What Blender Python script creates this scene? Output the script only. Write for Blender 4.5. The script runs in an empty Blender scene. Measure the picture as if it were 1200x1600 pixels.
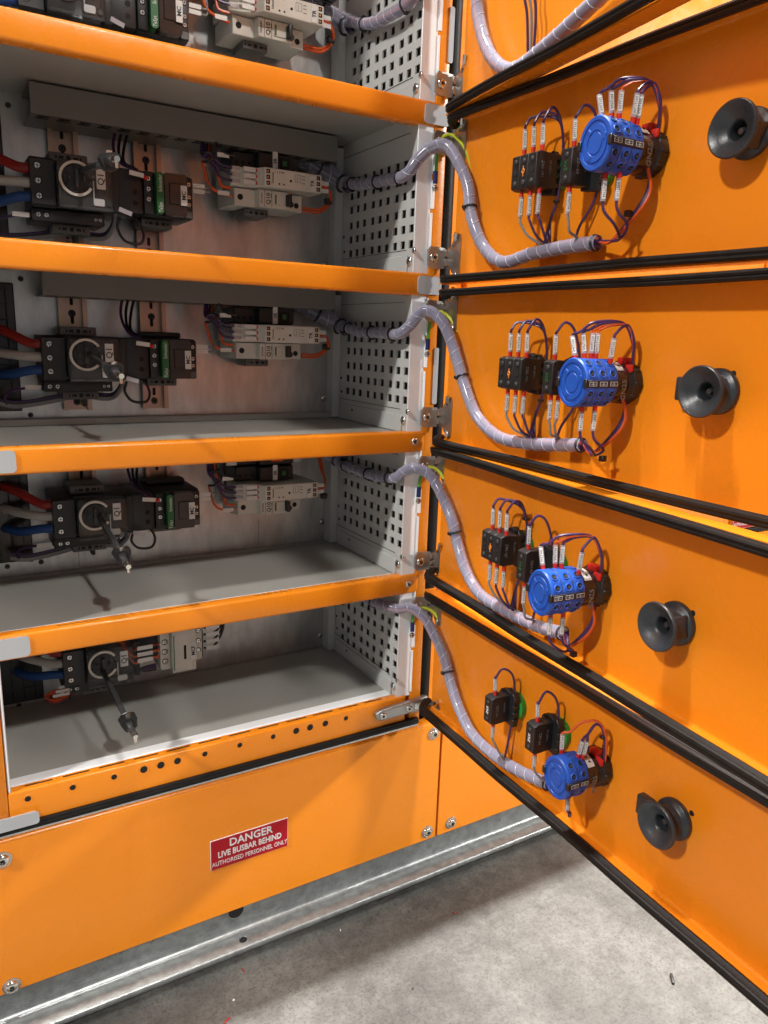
import bpy, bmesh, math, random
from mathutils import Vector, Matrix
random.seed(7)
S = bpy.context.scene
COL = S.collection

# ---------------------------------------------------------------- camera
cam_d = bpy.data.cameras.new('camera')
cam = bpy.data.objects.new('camera', cam_d); COL.objects.link(cam); S.camera = cam
CAMP = Vector((-0.44608, -0.66169, 0.09536)); YAW, PITCH, ROLL = 0.54114, -0.22765, 0.03335
fw = Vector((math.sin(YAW)*math.cos(PITCH), math.cos(YAW)*math.cos(PITCH), math.sin(PITCH)))
rt = fw.cross(Vector((0, 0, 1))).normalized(); up = rt.cross(fw)
rr = rt*math.cos(ROLL) + up*math.sin(ROLL); uu = -rt*math.sin(ROLL) + up*math.cos(ROLL)
cam.matrix_world = Matrix(((rr.x, uu.x, -fw.x, CAMP.x), (rr.y, uu.y, -fw.y, CAMP.y), (rr.z, uu.z, -fw.z, CAMP.z), (0, 0, 0, 1)))
cam_d.sensor_fit = 'HORIZONTAL'; cam_d.sensor_width = 36; cam_d.lens = 1181.27/1200*36
cam_d.clip_start = 0.01; cam_d.clip_end = 100
S.render.resolution_x = 768; S.render.resolution_y = 1024

# ---------------------------------------------------------------- world and lamps
w = bpy.data.worlds.new('World'); S.world = w; w.use_nodes = True
nt = w.node_tree; bg = nt.nodes['Background']
tc = nt.nodes.new('ShaderNodeTexCoord'); sx = nt.nodes.new('ShaderNodeSeparateXYZ'); cr = nt.nodes.new('ShaderNodeValToRGB')
mp = nt.nodes.new('ShaderNodeMapRange'); mp.inputs['From Min'].default_value = -1; mp.inputs['From Max'].default_value = 1
nt.links.new(tc.outputs['Generated'], sx.inputs[0]); nt.links.new(sx.outputs['Z'], mp.inputs['Value']); nt.links.new(mp.outputs[0], cr.inputs[0])
cr.color_ramp.elements[0].position = 0.35; cr.color_ramp.elements[0].color = (.36, .355, .35, 1)
cr.color_ramp.elements[1].position = 1.0; cr.color_ramp.elements[1].color = (.30, .31, .33, 1)
e = cr.color_ramp.elements.new(0.55); e.color = (.62, .63, .65, 1)
nt.links.new(cr.outputs[0], bg.inputs[0]); bg.inputs[1].default_value = 0.42

def lamp(d, power, size, dist=4.5, target=(-0.05, -0.1, -0.1), col=(1, .965, .91)):
    l = bpy.data.lights.new('high_bay_lamp', 'AREA'); l.shape = 'DISK'; l.size = size; l.energy = power; l.color = col
    o = bpy.data.objects.new('high_bay_lamp', l); COL.objects.link(o)
    d = Vector(d).normalized(); o.location = Vector(target) + d*dist
    o.rotation_euler = d.to_track_quat('Z', 'Y').to_euler()
lamp((-.76, -.20, .62), 138, .24)
lamp((.03, -.70, .70), 96, .22)
lamp((.30, -.64, .68), 44, .20)
lamp((.76, -.50, .42), 150, .25)
lamp((-.03, -.10, 1.0), 52, .16)
# long row of linear hall lamps above and just behind the cabinet front
l = bpy.data.lights.new('linear_hall_lamp', 'AREA'); l.shape = 'RECTANGLE'; l.size = 5.5; l.size_y = .10; l.energy = 2500; l.color = (1, .975, .94)
o = bpy.data.objects.new('linear_hall_lamp', l); COL.objects.link(o); o.location = (.8, .37, 5.9)
S.view_settings.view_transform = 'Standard'; S.view_settings.look = 'None'
S.view_settings.exposure = 0.0; S.view_settings.gamma = 1
S.render.engine = 'CYCLES'
S.cycles.max_bounces = 8; S.cycles.transparent_max_bounces = 12

# ---------------------------------------------------------------- materials
def mat(name, col, rough=.5, metal=0., bump=0., bscale=200., noise=0., nscale=20., coat=0., alpha=1., trans=0., spec=.5, stretch=None, col2=None):
    m = bpy.data.materials.new(name); m.use_nodes = True
    t = m.node_tree; b = t.nodes['Principled BSDF']
    b.inputs['Base Color'].default_value = (*col, 1); b.inputs['Roughness'].default_value = rough
    b.inputs['Metallic'].default_value = metal; b.inputs['Coat Weight'].default_value = coat
    b.inputs['Coat Roughness'].default_value = .06
    b.inputs['Alpha'].default_value = alpha; b.inputs['Transmission Weight'].default_value = trans
    b.inputs['Specular IOR Level'].default_value = spec
    co = None
    if noise or bump:
        tcn = t.nodes.new('ShaderNodeTexCoord'); mpn = t.nodes.new('ShaderNodeMapping')
        t.links.new(tcn.outputs['Object'], mpn.inputs[0]); co = mpn.outputs[0]
        if stretch: mpn.inputs['Scale'].default_value = stretch
    if noise:
        n = t.nodes.new('ShaderNodeTexNoise'); n.inputs['Scale'].default_value = nscale; n.inputs['Detail'].default_value = 6
        n.inputs['Roughness'].default_value = .65
        t.links.new(co, n.inputs[0])
        r = t.nodes.new('ShaderNodeValToRGB'); r.color_ramp.elements[0].position = .35; r.color_ramp.elements[1].position = .68
        c2 = col2 if col2 else tuple(min(1, c*(1+noise)) for c in col)
        r.color_ramp.elements[0].color = (*(c*(1-noise) for c in col), 1) if not col2 else (*col, 1)
        r.color_ramp.elements[1].color = (*c2, 1)
        t.links.new(n.outputs[0], r.inputs[0]); t.links.new(r.outputs[0], b.inputs['Base Color'])
        mr = t.nodes.new('ShaderNodeMapRange'); mr.inputs['To Min'].default_value = rough*.8; mr.inputs['To Max'].default_value = min(1, rough*1.25)
        t.links.new(n.outputs[0], mr.inputs['Value']); t.links.new(mr.outputs[0], b.inputs['Roughness'])
    if bump:
        n2 = t.nodes.new('ShaderNodeTexNoise'); n2.inputs['Scale'].default_value = bscale; n2.inputs['Detail'].default_value = 3
        t.links.new(co, n2.inputs[0])
        bp = t.nodes.new('ShaderNodeBump'); bp.inputs['Strength'].default_value = bump; bp.inputs['Distance'].default_value = .001
        t.links.new(n2.outputs[0], bp.inputs['Height']); t.links.new(bp.outputs[0], b.inputs['Normal'])
    return m
M = {}
M['orange'] = mat('orange_paint', (.80, .245, .011), .27, bump=.10, bscale=350, noise=.03, nscale=6, coat=.10, spec=.38)
t_ = M['orange'].node_tree; b_ = t_.nodes['Principled BSDF']
n_ = t_.nodes.new('ShaderNodeTexNoise'); n_.inputs['Scale'].default_value = 14; n_.inputs['Detail'].default_value = 8; n_.inputs['Roughness'].default_value = .7; n_.inputs['Distortion'].default_value = 1.2
c_ = t_.nodes.new('ShaderNodeTexCoord'); r_ = t_.nodes.new('ShaderNodeMapRange'); r_.inputs['From Min'].default_value = .35; r_.inputs['From Max'].default_value = .7; r_.inputs['To Min'].default_value = .20; r_.inputs['To Max'].default_value = .40
t_.links.new(c_.outputs['Object'], n_.inputs[0]); t_.links.new(n_.outputs[0], r_.inputs['Value']); t_.links.new(r_.outputs[0], b_.inputs['Roughness'])
M['grey'] = mat('light_grey_paint', (.50, .51, .50), .45, bump=.06, bscale=500, noise=.04, nscale=8)
M['shelfgrey'] = mat('shelf_grey_paint', (.36, .36, .335), .42, bump=.05, bscale=500, noise=.06, nscale=9)
M['white'] = mat('white_paint', (.84, .86, .88), .4, noise=.03)
M['galv'] = mat('galvanised_sheet', (.56, .56, .55), .33, metal=.88, noise=.16, nscale=70, bump=.12, bscale=90, stretch=(1, 1, .35))
M['channel'] = mat('hot_dip_galvanised_steel', (.31, .325, .325), .34, metal=.75, noise=.22, nscale=110, bump=.10, bscale=160)
M['zinc'] = mat('yellow_zinc_plate', (.42, .31, .17), .32, metal=.9, noise=.1, nscale=25, col2=(.46, .30, .32), stretch=(1, 1, .4))
M['steel'] = mat('bright_steel', (.62, .62, .60), .25, metal=1, noise=.08, nscale=200)
M['leaf'] = mat('satin_metal', (.48, .42, .38), .30, metal=.95, noise=.08, nscale=90)
M['hinge'] = mat('cast_hinge_metal', (.40, .40, .39), .38, metal=.9, noise=.10, nscale=90, bump=.1, bscale=300)
M['chrome'] = mat('nickel', (.85, .80, .72), .12, metal=1)
M['rubber'] = mat('black_rubber', (.006, .0055, .005), .5, bump=.15, bscale=400, noise=.3, nscale=150, spec=.3)
M['black'] = mat('black_plastic', (.012, .012, .013), .45, bump=.12, bscale=700, noise=.2, nscale=120)
M['dark'] = mat('dark_void', (.004, .004, .004), .8)
M['dgrey'] = mat('dark_grey_plastic', (.045, .047, .05), .45, bump=.1, bscale=600, noise=.15, nscale=100)
M['brown'] = mat('smoky_brown_plastic', (.030, .019, .015), .2, noise=.15, nscale=60)
M['funnel'] = mat('graphite_plastic', (.026, .030, .035), .34, bump=.1, bscale=500, noise=.14, nscale=90)
M['clear'] = mat('frosted_clear_cover', (.10, .10, .10), .2, alpha=.45, noise=.15, nscale=50)
M['blue'] = mat('blue_plastic', (.008, .075, .40), .42, bump=.1, bscale=600, noise=.08, nscale=90)
M['green'] = mat('green_plastic', (.012, .26, .03), .4, noise=.1)
M['greenstrip'] = mat('green_strip', (.014, .12, .03), .45, noise=.05)
M['red'] = mat('red_plastic', (.55, .018, .012), .38, noise=.08)
M['signred'] = mat('engraved_red_laminate', (.36, .004, .012), .5, spec=.3, noise=.04)
M['cream'] = mat('cream_plastic', (.58, .56, .50), .42, bump=.06, bscale=600, noise=.04, nscale=60)
M['ltgrey'] = mat('light_grey_plastic', (.42, .43, .43), .42, noise=.05, nscale=60)
M['clip'] = mat('translucent_grey_clip', (.42, .44, .46), .32, noise=.04)
M['duct'] = mat('grey_duct_plastic', (.15, .15, .14), .45, noise=.05)
M['mgrey'] = mat('mid_grey_plastic', (.10, .10, .10), .45, noise=.1)
M['label'] = mat('white_label', (.62, .62, .60), .45)
M['ink'] = mat('black_ink', (.01, .01, .01), .5)
M['wprint'] = mat('white_print', (.7, .7, .7), .5)
M['gprint'] = mat('grey_print', (.13, .13, .13), .6)
M['frameprint'] = mat('pale_frame_print', (.38, .38, .38), .6)
M['oprint'] = mat('orange_print', (.75, .25, .03), .5)
M['purple'] = mat('purple_wire', (.050, .020, .085), .35)
M['orangew'] = mat('orange_wire', (.60, .085, .012), .35)
M['greyw'] = mat('grey_wire', (.22, .22, .22), .35)
M['blackw'] = mat('black_wire', (.012, .010, .012), .35)
M['redc'] = mat('red_cable', (.30, .018, .014), .4)
M['whitec'] = mat('white_cable', (.50, .49, .46), .4)
M['bluec'] = mat('blue_cable', (.015, .07, .26), .4)
M['pink'] = mat('pink_wire', (.55, .16, .14), .35)
M['yg'] = mat('yellow_green_wire', (.50, .56, .03), .35)
M['ygg'] = mat('green_earth_wire', (.08, .34, .03), .35)
M['navy'] = mat('navy_lug', (.006, .016, .10), .35)
M['tie'] = mat('black_cable_tie', (.01, .01, .012), .4)
def sleeve_mat():
    m = bpy.data.materials.new('milky_spiral_wrap'); m.use_nodes = True; t = m.node_tree
    b = t.nodes['Principled BSDF']; b.inputs['Base Color'].default_value = (.50, .50, .63, 1); b.inputs['Roughness'].default_value = .14
    tr = t.nodes.new('ShaderNodeBsdfTransparent'); tr.inputs[0].default_value = (.88, .88, .97, 1)
    lw = t.nodes.new('ShaderNodeLayerWeight'); lw.inputs[0].default_value = .35
    mr = t.nodes.new('ShaderNodeMapRange'); mr.inputs['To Min'].default_value = .34; mr.inputs['To Max'].default_value = .80
    mx = t.nodes.new('ShaderNodeMixShader')
    t.links.new(lw.outputs['Facing'], mr.inputs['Value']); t.links.new(mr.outputs[0], mx.inputs[0])
    t.links.new(tr.outputs[0], mx.inputs[1]); t.links.new(b.outputs[0], mx.inputs[2]); t.links.new(mx.outputs[0], t.nodes['Material Output'].inputs[0])
    return m
M['sleeve'] = sleeve_mat()
M['wrapedge'] = mat('milky_wrap_edge', (.46, .46, .56), .35)
M['mtube'] = mat('clear_marker_tube', (.55, .52, .55), .15, alpha=.55)
def floor_mat():
    m = bpy.data.materials.new('concrete'); m.use_nodes = True; t = m.node_tree; b = t.nodes['Principled BSDF']
    tcn = t.nodes.new('ShaderNodeTexCoord'); L = t.links.new
    def noise(s, d=8, r=.6):
        n = t.nodes.new('ShaderNodeTexNoise'); n.inputs['Scale'].default_value = s; n.inputs['Detail'].default_value = d; n.inputs['Roughness'].default_value = r
        L(tcn.outputs['Object'], n.inputs[0]); return n
    def ramp(src, a, b_, ca, cb):
        r = t.nodes.new('ShaderNodeValToRGB'); r.color_ramp.elements[0].position = a; r.color_ramp.elements[1].position = b_
        r.color_ramp.elements[0].color = (*ca, 1); r.color_ramp.elements[1].color = (*cb, 1); L(src, r.inputs[0]); return r
    def mul(a, b_, f=1.):
        x = t.nodes.new('ShaderNodeMix'); x.data_type = 'RGBA'; x.blend_type = 'MULTIPLY'; x.inputs['Factor'].default_value = f
        L(a, x.inputs[6]); L(b_, x.inputs[7]); return x.outputs[2]
    n1 = noise(7, 10, .62); r1 = ramp(n1.outputs[0], .32, .68, (.070, .070, .066), (.165, .163, .155))
    n2 = noise(55, 8, .7); r2 = ramp(n2.outputs[0], .38, .60, (.72, .71, .70), (1, 1, 1))
    n3 = noise(2.2, 6, .55); r3 = ramp(n3.outputs[0], .38, .6, (.72, .72, .70), (1, 1, 1))
    v = t.nodes.new('ShaderNodeTexVoronoi'); v.feature = 'DISTANCE_TO_EDGE'; v.inputs['Scale'].default_value = 13
    ds = t.nodes.new('ShaderNodeMix'); ds.data_type = 'VECTOR'; ds.inputs['Factor'].default_value = .22
    L(tcn.outputs['Object'], ds.inputs[4]); L(n1.outputs['Color'], ds.inputs[5]); L(ds.outputs[1], v.inputs[0])
    r4 = ramp(v.outputs[0], .0, .012, (.50, .50, .49), (1, 1, 1))
    n5 = noise(330, 3, .6); r5 = ramp(n5.outputs[0], .36, .50, (.62, .61, .60), (1, 1, 1))
    c = mul(r1.outputs[0], r2.outputs[0], .8); c = mul(c, r3.outputs[0]); c = mul(c, r4.outputs[0], .8); c = mul(c, r5.outputs[0], .8)
    n6 = noise(120, 6, .75); r6 = ramp(n6.outputs[0], .42, .56, (.74, .74, .73), (1.0, 1.0, 1.0)); c = mul(c, r6.outputs[0], .7)
    n7 = noise(17, 5, .6); r7 = ramp(n7.outputs[0], .62, .70, (1, 1, 1), (.60, .60, .60)); c = mul(c, r7.outputs[0], .5)
    L(c, b.inputs['Base Color']); b.inputs['Roughness'].default_value = .55
    bp = t.nodes.new('ShaderNodeBump'); bp.inputs['Strength'].default_value = .6; bp.inputs['Distance'].default_value = .0012
    L(n2.outputs[0], bp.inputs['Height']); L(bp.outputs[0], b.inputs['Normal'])
    return m
M['floor'] = floor_mat()

# ---------------------------------------------------------------- builders
class MB:
    def __init__(s, mtx=None): s.bm = bmesh.new(); s.m = mtx
    def box(s, x0, x1, y0, y1, z0, z1, bev=0., seg=2, rot=None):
        b = bmesh.new(); bmesh.ops.create_cube(b, size=1)
        sx_, sy_, sz_ = abs(x1-x0), abs(y1-y0), abs(z1-z0)
        bmesh.ops.scale(b, vec=(sx_, sy_, sz_), verts=b.verts)
        if bev: bmesh.ops.bevel(b, geom=list(b.edges), offset=min(bev, .45*min(sx_, sy_, sz_)), segments=seg, profile=.5, affect='EDGES')
        if rot is not None: bmesh.ops.transform(b, matrix=rot, verts=b.verts)
        bmesh.ops.translate(b, vec=((x0+x1)/2, (y0+y1)/2, (z0+z1)/2), verts=b.verts)
        s._add(b); return s
    def _add(s, b, mtx=None):
        if mtx is not None: bmesh.ops.transform(b, matrix=mtx, verts=b.verts)
        me = bpy.data.meshes.new('tmp'); b.to_mesh(me); b.free(); s.bm.from_mesh(me); bpy.data.meshes.remove(me)
    def raw(s, vs, fs):
        v = [s.bm.verts.new(p) for p in vs]
        for f in fs: s.bm.faces.new([v[i] for i in f])
        return s
    def cyl(s, p0, p1, r0, r1=None, n=20, caps=True):
        r1 = r0 if r1 is None else r1
        return s.tube([p0, p1], [r0, r1], n, caps)
    def tube(s, pts, r, n=8, caps=True):
        pts = [Vector(p) for p in pts]; rs = r if isinstance(r, (list, tuple)) else [r]*len(pts)
        t = (pts[1]-pts[0]).normalized(); a = t.orthogonal().normalized(); rings = []
        for i, p in enumerate(pts):
            tt = (pts[min(i+1, len(pts)-1)] - pts[max(i-1, 0)])
            if tt.length > 1e-9: tt.normalize(); a = (a - tt*a.dot(tt)).normalized(); t = tt
            b = t.cross(a)
            rings.append([s.bm.verts.new(p + (a*math.cos(2*math.pi*k/n) + b*math.sin(2*math.pi*k/n))*rs[i]) for k in range(n)])
        for i in range(len(rings)-1):
            for k in range(n): s.bm.faces.new((rings[i][k], rings[i][(k+1) % n], rings[i+1][(k+1) % n], rings[i+1][k]))
        if caps: s.bm.faces.new(rings[0][::-1]); s.bm.faces.new(rings[-1])
        return s
    def lathe(s, prof, c=(0, 0, 0), n=40, closed=False, a0=0., a1=None):
        """prof: list of (radius, y) around the local y axis"""
        c = Vector(c); full = a1 is None; a1 = a0+2*math.pi if full else a1; m = n if full else n+1
        rings = []
        for r, y in prof:
            rings.append([s.bm.verts.new(c + Vector((r*math.cos(a0+(a1-a0)*k/n), y, r*math.sin(a0+(a1-a0)*k/n)))) for k in range(m)])
        R = len(rings)
        for i in range(R if closed else R-1):
            for k in range(n):
                q = (k+1) % m if full else k+1
                s.bm.faces.new((rings[i][k], rings[i][q], rings[(i+1) % R][q], rings[(i+1) % R][k]))
        return s
    def prism(s, poly, y0, y1, axis='y'):
        """poly in (x,z) extruded in y, or (x,y) extruded in z, or (y,z) extruded in x"""
        f = {'y': lambda a, b, t: (a, t, b), 'z': lambda a, b, t: (a, b, t), 'x': lambda a, b, t: (t, a, b)}[axis]
        n = len(poly); v0 = [s.bm.verts.new(f(a, b, y0)) for a, b in poly]; v1 = [s.bm.verts.new(f(a, b, y1)) for a, b in poly]
        s.bm.faces.new(v0); s.bm.faces.new(v1[::-1])
        for i in range(n): s.bm.faces.new((v0[i], v0[(i+1) % n], v1[(i+1) % n], v1[i]))
        return s
    def sx(s, f):
        for v in s.bm.verts: v.co.x *= f
        return s
    def build(s, name, m, parent=None, sharp=38):
        bmesh.ops.recalc_face_normals(s.bm, faces=s.bm.faces)
        me = bpy.data.meshes.new(name); s.bm.to_mesh(me); s.bm.free()
        for mm in (m if isinstance(m, (list, tuple)) else [m]): me.materials.append(M[mm])
        for p in me.polygons: p.use_smooth = True
        me.set_sharp_from_angle(angle=math.radians(sharp))
        o = bpy.data.objects.new(name, me); COL.objects.link(o)
        if parent: o.parent = parent
        return o
def thing(name, label, cat, loc=(0, 0, 0), rotz=0., group=None):
    o = bpy.data.objects.new(name, None); COL.objects.link(o); o.location = loc; o.rotation_euler = (0, 0, rotz)
    o.empty_display_size = .02
    o['label'] = label; o['category'] = cat
    if group: o['group'] = group
    return o
def tag(o, label, cat, group=None):
    o['label'] = label; o['category'] = cat
    if group: o['group'] = group
    return o
def copy_tree(o, parent=None):
    c = o.copy(); COL.objects.link(c)
    if parent: c.parent = parent
    for ch in list(o.children): copy_tree(ch, c)
    return c
def dup(o, label, loc=None, rotz=None):
    c = copy_tree(o); c['label'] = label
    if loc is not None: c.location = loc
    if rotz is not None: c.rotation_euler = (0, 0, rotz)
    return c
FACE = {'-y': Matrix.Rotation(math.pi/2, 4, 'X'), '+x': Matrix.Rotation(math.pi/2, 4, 'Z') @ Matrix.Rotation(math.pi/2, 4, 'X')}
_tc = {}
def text(s, size, loc, m, parent, name='lettering', spin=0., face='-y', align='CENTER', depth=.00012, bold=0., sx=1.):
    key = (s, size, align, depth, bold, m, sx)
    if key not in _tc:
        c = bpy.data.curves.new(name, 'FONT'); c.body = s; c.size = size; c.align_x = align; c.align_y = 'CENTER'; c.extrude = depth; c.offset = bold
        c.resolution_u = 2
        o = bpy.data.objects.new(name, c); COL.objects.link(o)
        me = bpy.data.meshes.new_from_object(o); bpy.data.objects.remove(o); bpy.data.curves.remove(c)
        me.transform(Matrix.Diagonal((sx, 1, 1, 1)))
        me.materials.clear(); me.materials.append(M[m]); _tc[key] = me
    o = bpy.data.objects.new(name, _tc[key]); COL.objects.link(o); o.parent = parent
    o.matrix_local = Matrix.Translation(loc) @ FACE[face] @ Matrix.Rotation(spin, 4, 'Z')
    return o
def spline(P, k=8):
    P = [Vector(p) for p in P]; Q = [P[0]*2-P[1]] + P + [P[-1]*2-P[-2]]; out = []
    for i in range(1, len(Q)-2):
        for j in range(k):
            t = j/k; a, b, c, d = Q[i-1:i+3]
            out.append(.5*((2*b) + (c-a)*t + (2*a-5*b+4*c-d)*t*t + (3*b-a-3*c+d)*t**3))
    out.append(P[-1]); return out
def rrect(x0, x1, z0, z1, r, n=5):
    o = []
    for cx, cz, a in ((x1-r, z1-r, 0), (x0+r, z1-r, 90), (x0+r, z0+r, 180), (x1-r, z0+r, 270)):
        for k in range(n+1):
            t = math.radians(a+90*k/n); o.append((cx+r*math.cos(t), cz+r*math.sin(t)))
    return o

def screw(parent, x, y, z, r, face='-y', name='screw', m='steel', dome=.45):
    """round head with a star recess; head rises from y towards -y (or from x towards -x / +x)"""
    b = MB(); h = r*dome
    prof = [(r*1.0, 0), (r*1.0, -h*.25), (r*.9, -h*.7), (r*.62, -h), (r*.42, -h), (r*.36, -h*.35), (.0001, -h*.35)]
    b.lathe(prof, n=18); o = b.build(name, m, parent)
    rec = MB(); rec.lathe([(r*.33, -h*.36), (.0001, -h*.40)], n=6); q = rec.build('drive_recess', 'dark', o)
    if face == '-y': o.matrix_local = Matrix.Translation((x, y, z))
    elif face == '-x': o.matrix_local = Matrix.Translation((x, y, z)) @ Matrix.Rotation(-math.pi/2, 4, 'Z')
    elif face == '+x': o.matrix_local = Matrix.Translation((x, y, z)) @ Matrix.Rotation(math.pi/2, 4, 'Z')
    return o

ZA, ZB, ZC, ZD, ZE = .3161, .1589, 0., -.157, -.3018
HR = .0222; YB = .1736
# ================================================================ STRUCTURE
fl = MB(); fl.raw([(-4, -4, -.552), (4, -4, -.552), (4, 4, -.552), (-4, 4, -.552)], [(0, 1, 2, 3)])
f = fl.build('floor', 'floor'); f['kind'] = 'structure'

# ---------------- base channel
ch = thing('steel_channel', 'galvanised steel base channel running along the floor under the orange cabinet', 'steel channel')
b = MB(); t_ = .006; pf = [(.011, -.46), (.005, -.46), (.005, -.5268)]
for k in range(1, 6):
    a = math.pi*1.0 + 0; th = k/6*math.pi/2
    pf.append((.005-.007+.007*math.cos(th), -.5268-.007*math.sin(th)))
pf += [(-.002, -.5338), (-.0185, -.5338), (-.0205, -.5358), (-.0205, -.5395), (-.0195, -.541), (.011, -.541)]
b.prism(pf, -1.2, 1.6, 'x'); b.build('channel_section', 'channel', ch, sharp=50)
b = MB(); b.cyl((0, -.0006, 0), (0, .0006, 0), .0085, n=28); o = b.build('web_hole', 'dark', ch); o.location = (-.214, .0046, -.5075)
b = MB(); b.lathe([(.0098, .0005), (.0098, -.0006), (.0085, -.0008), (.0082, .0005)], n=28); o = b.build('hole_rim', 'channel', ch); o.location = (-.214, .0046, -.5075)
b = MB(); b.cyl((0, 0, -.0003), (0, 0, .0003), .0042, n=24); o = b.build('bolt_hole', 'dark', ch); o.location = (-.2115, -.0105, -.5336)
b = MB(); b.tube([(.0045*math.cos(i*math.pi/12), .0045*math.sin(i*math.pi/12), 0) for i in range(25)], .0004, 6, False); o = b.build('hole_rim', 'channel', ch); o.location = (-.2115, -.0105, -.5335)
tt_ = text('T B S T A S', .015, (-.325, .0046, -.506), 'channel', ch, 'stamped_letters', depth=.0003, align='CENTER', sx=1.5)

# ---------------- cabinet
cab = thing('electrical_cabinet', 'open orange electrical cabinet with stacked grey compartments behind orange rails', 'cabinet')
def rail(z, name='front_rail'):
    b = MB(); b.box(-.46, -.0005, 0, .014, z-HR, z, .0028, 3)
    return b.build(name, 'orange', cab)
R = {}
for k, z in (('A', ZA), ('B', ZB), ('C', ZC), ('D', ZD)):
    R[k] = rail(z)
    b = MB(); b.box(-.419, -.0225, .0142, YB-.001, z-.013, z-.0022, .0006, 1); sh = b.build('shelf', 'shelfgrey', cab)
    b = MB(); b.box(-.419, -.0225, .0128, .0152, z-.012, z-.0008, .0004, 1); b.build('shelf_edge', 'white', sh)
    b = MB(); b.box(-.419, -.0225, YB-.0135, YB-.0012, z-.0021, z+.0045 if k == 'C' else z-.0012, .0006, 1); b.build('rear_fold', 'shelfgrey', sh)
for x in (-.37, -.28, -.19, -.10):
    b = MB(); b.box(x, x+.035, .0062, .0066, ZD-.0002, ZD+.0002); b.build('slot', 'dark', R['D'])
# base rail with slots and holes
b = MB(); b.box(-.4195, -.0105, 0, .0118, -.345, ZE, .0022, 3); RE = b.build('base_rail', 'orange', cab)
b = MB(); b.box(-.419, -.004, .0118, .0255, ZE-.008, ZE-.0004, .0006, 1); b.build('white_sill', 'white', cab)
b = MB(); b.box(-.419, -.0225, .0257, YB-.001, ZE-.013, ZE-.0022, .0006, 1); b.build('shelf', 'shelfgrey', cab)
x = -.405
while x < -.06:
    b = MB(); b.box(x, x+.0225, .0058, .0073, ZE-.0006, ZE+.0003); b.build('slot', 'dark', RE); x += .0312
hx = [(-.404, 1), (-.367, 1), (-.331, 1), (-.304, 1.35), (-.288, 1.35), (-.272, 1.3), (-.245, 1), (-.209, 1), (-.173, 1), (-.147, 1.35), (-.131, 1.35), (-.113, 1.3), (-.088, 1)]
for x, s_ in hx:
    s_ *= 1.3
    b = MB(); b.lathe([(.0034*s_, .0002), (.0030*s_, -.0002), (.0023*s_, .00005), (.0019*s_, .0004)], n=18); o = b.build('pressed_hole', 'orange', RE); o.location = (x, 0, -.3108)
    b = MB(); b.cyl((0, -.00012, 0), (0, .0004, 0), .0020*s_, n=16); q = b.build('hole_bore', 'dark', o)
# rubber gasket over plinth
b = MB(); b.box(-.47, .006, -.0035, .004, -.3395, -.3315, .0016, 2); b.box(-.47, .006, -.0045, -.002, -.3372, -.3345, .001, 2); b.build('base_gasket', 'rubber', cab)
b = MB(); b.box(-.47, .006, -.0012, .003, -.3425, -.3396, .0004, 1); b.build('gasket_retainer', 'steel', cab)
# plinth panel
def plinth(x0, x1, parent):
    b = MB()
    pr = [(.012, -.3435), (.004, -.3435)]
    for k in range(1, 6): th = k/6*math.pi/2; pr.append((.004-.0055*math.sin(th)*1., -.349+.0055*math.cos(th)))
    pr += [(-.0015, -.349), (-.0015, -.5005), (.0003, -.5010), (.0012, -.5005), (.0012, -.349), (.012, -.346)]
    b.prism(pr, x0, x1, 'x'); o = b.build('plinth_panel', 'orange', parent, sharp=30)
    # thin side returns
    b = MB(); b.box(x1-.0012, x1-.0001, .0013, .012, -.5, -.35); b.box(x0+.0001, x0+.0012, .0013, .012, -.5, -.35); b.build('panel_return', 'orange', o)
    return o
pl = plinth(-.462, .0392, cab)
def bolt(par, x, z, y=-.0016, r=.0062):
    b = MB(); b.lathe([(r*1.28, 0), (r*1.28, -.0008), (r*1.2, -.0011), (r*1.0, -.0011)], n=26); o = b.build('bolt', 'steel', par)
    b = MB(); b.lathe([(r, -.0010), (r*.97, -.0022), (r*.8, -.0036), (r*.5, -.0043), (r*.42, -.0043), (r*.38, -.0024), (.0001, -.0024)], n=26); b.build('bolt_head', 'chrome', o)
    b = MB(); b.lathe([(r*.37, -.0025), (.0001, -.0026)], n=6); b.build('socket', 'dark', o); o.location = (x, y, z)
for x, z in ((-.430, -.4942), (-.4283, -.3626), (.0287, -.3583), (.0267, -.4894)): bolt(pl, x, z)
# posts
b = MB(); b.box(-.0050, .0096, .0010, .018, -.3455, .62, .0018, 2); post = b.build('frame_post', 'orange', cab)
b = MB(); b.box(-.47, -.4196, .0003, .018, -.345, .62, .0012, 2); b.build('frame_post', 'orange', cab)
b = MB(); b.cyl((.0165, .0075, -.333), (.0165, .0075, .62), .0070, n=24); b.box(.0095, .0245, .0065, .016, -.333, .62); b.build('post_seal', 'rubber', cab)
b = MB(); b.box(.0247, .0400, .006, .020, -.345, .62); b.build('frame_post', 'orange', cab)
for z0, z1 in ((.352, .40), (.028, .086), (-.12, -.1)):
    if z1-z0 < .03: continue
    b = MB(); b.prism(rrect(.0058, .0112, z0, z1, .002), -.0006, .0004); b.build('seal_clip', 'clip', post)
# left and right walls
b = MB(); b.box(-.4207, -.4192, .0182, YB, -.345, .62); b.build('side_wall', 'grey', cab)
b = MB(); b.box(-.4190, -.4165, .001, .020, -.302, .62, .0008, 1); b.build('wall_edge', 'white', cab)
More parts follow.
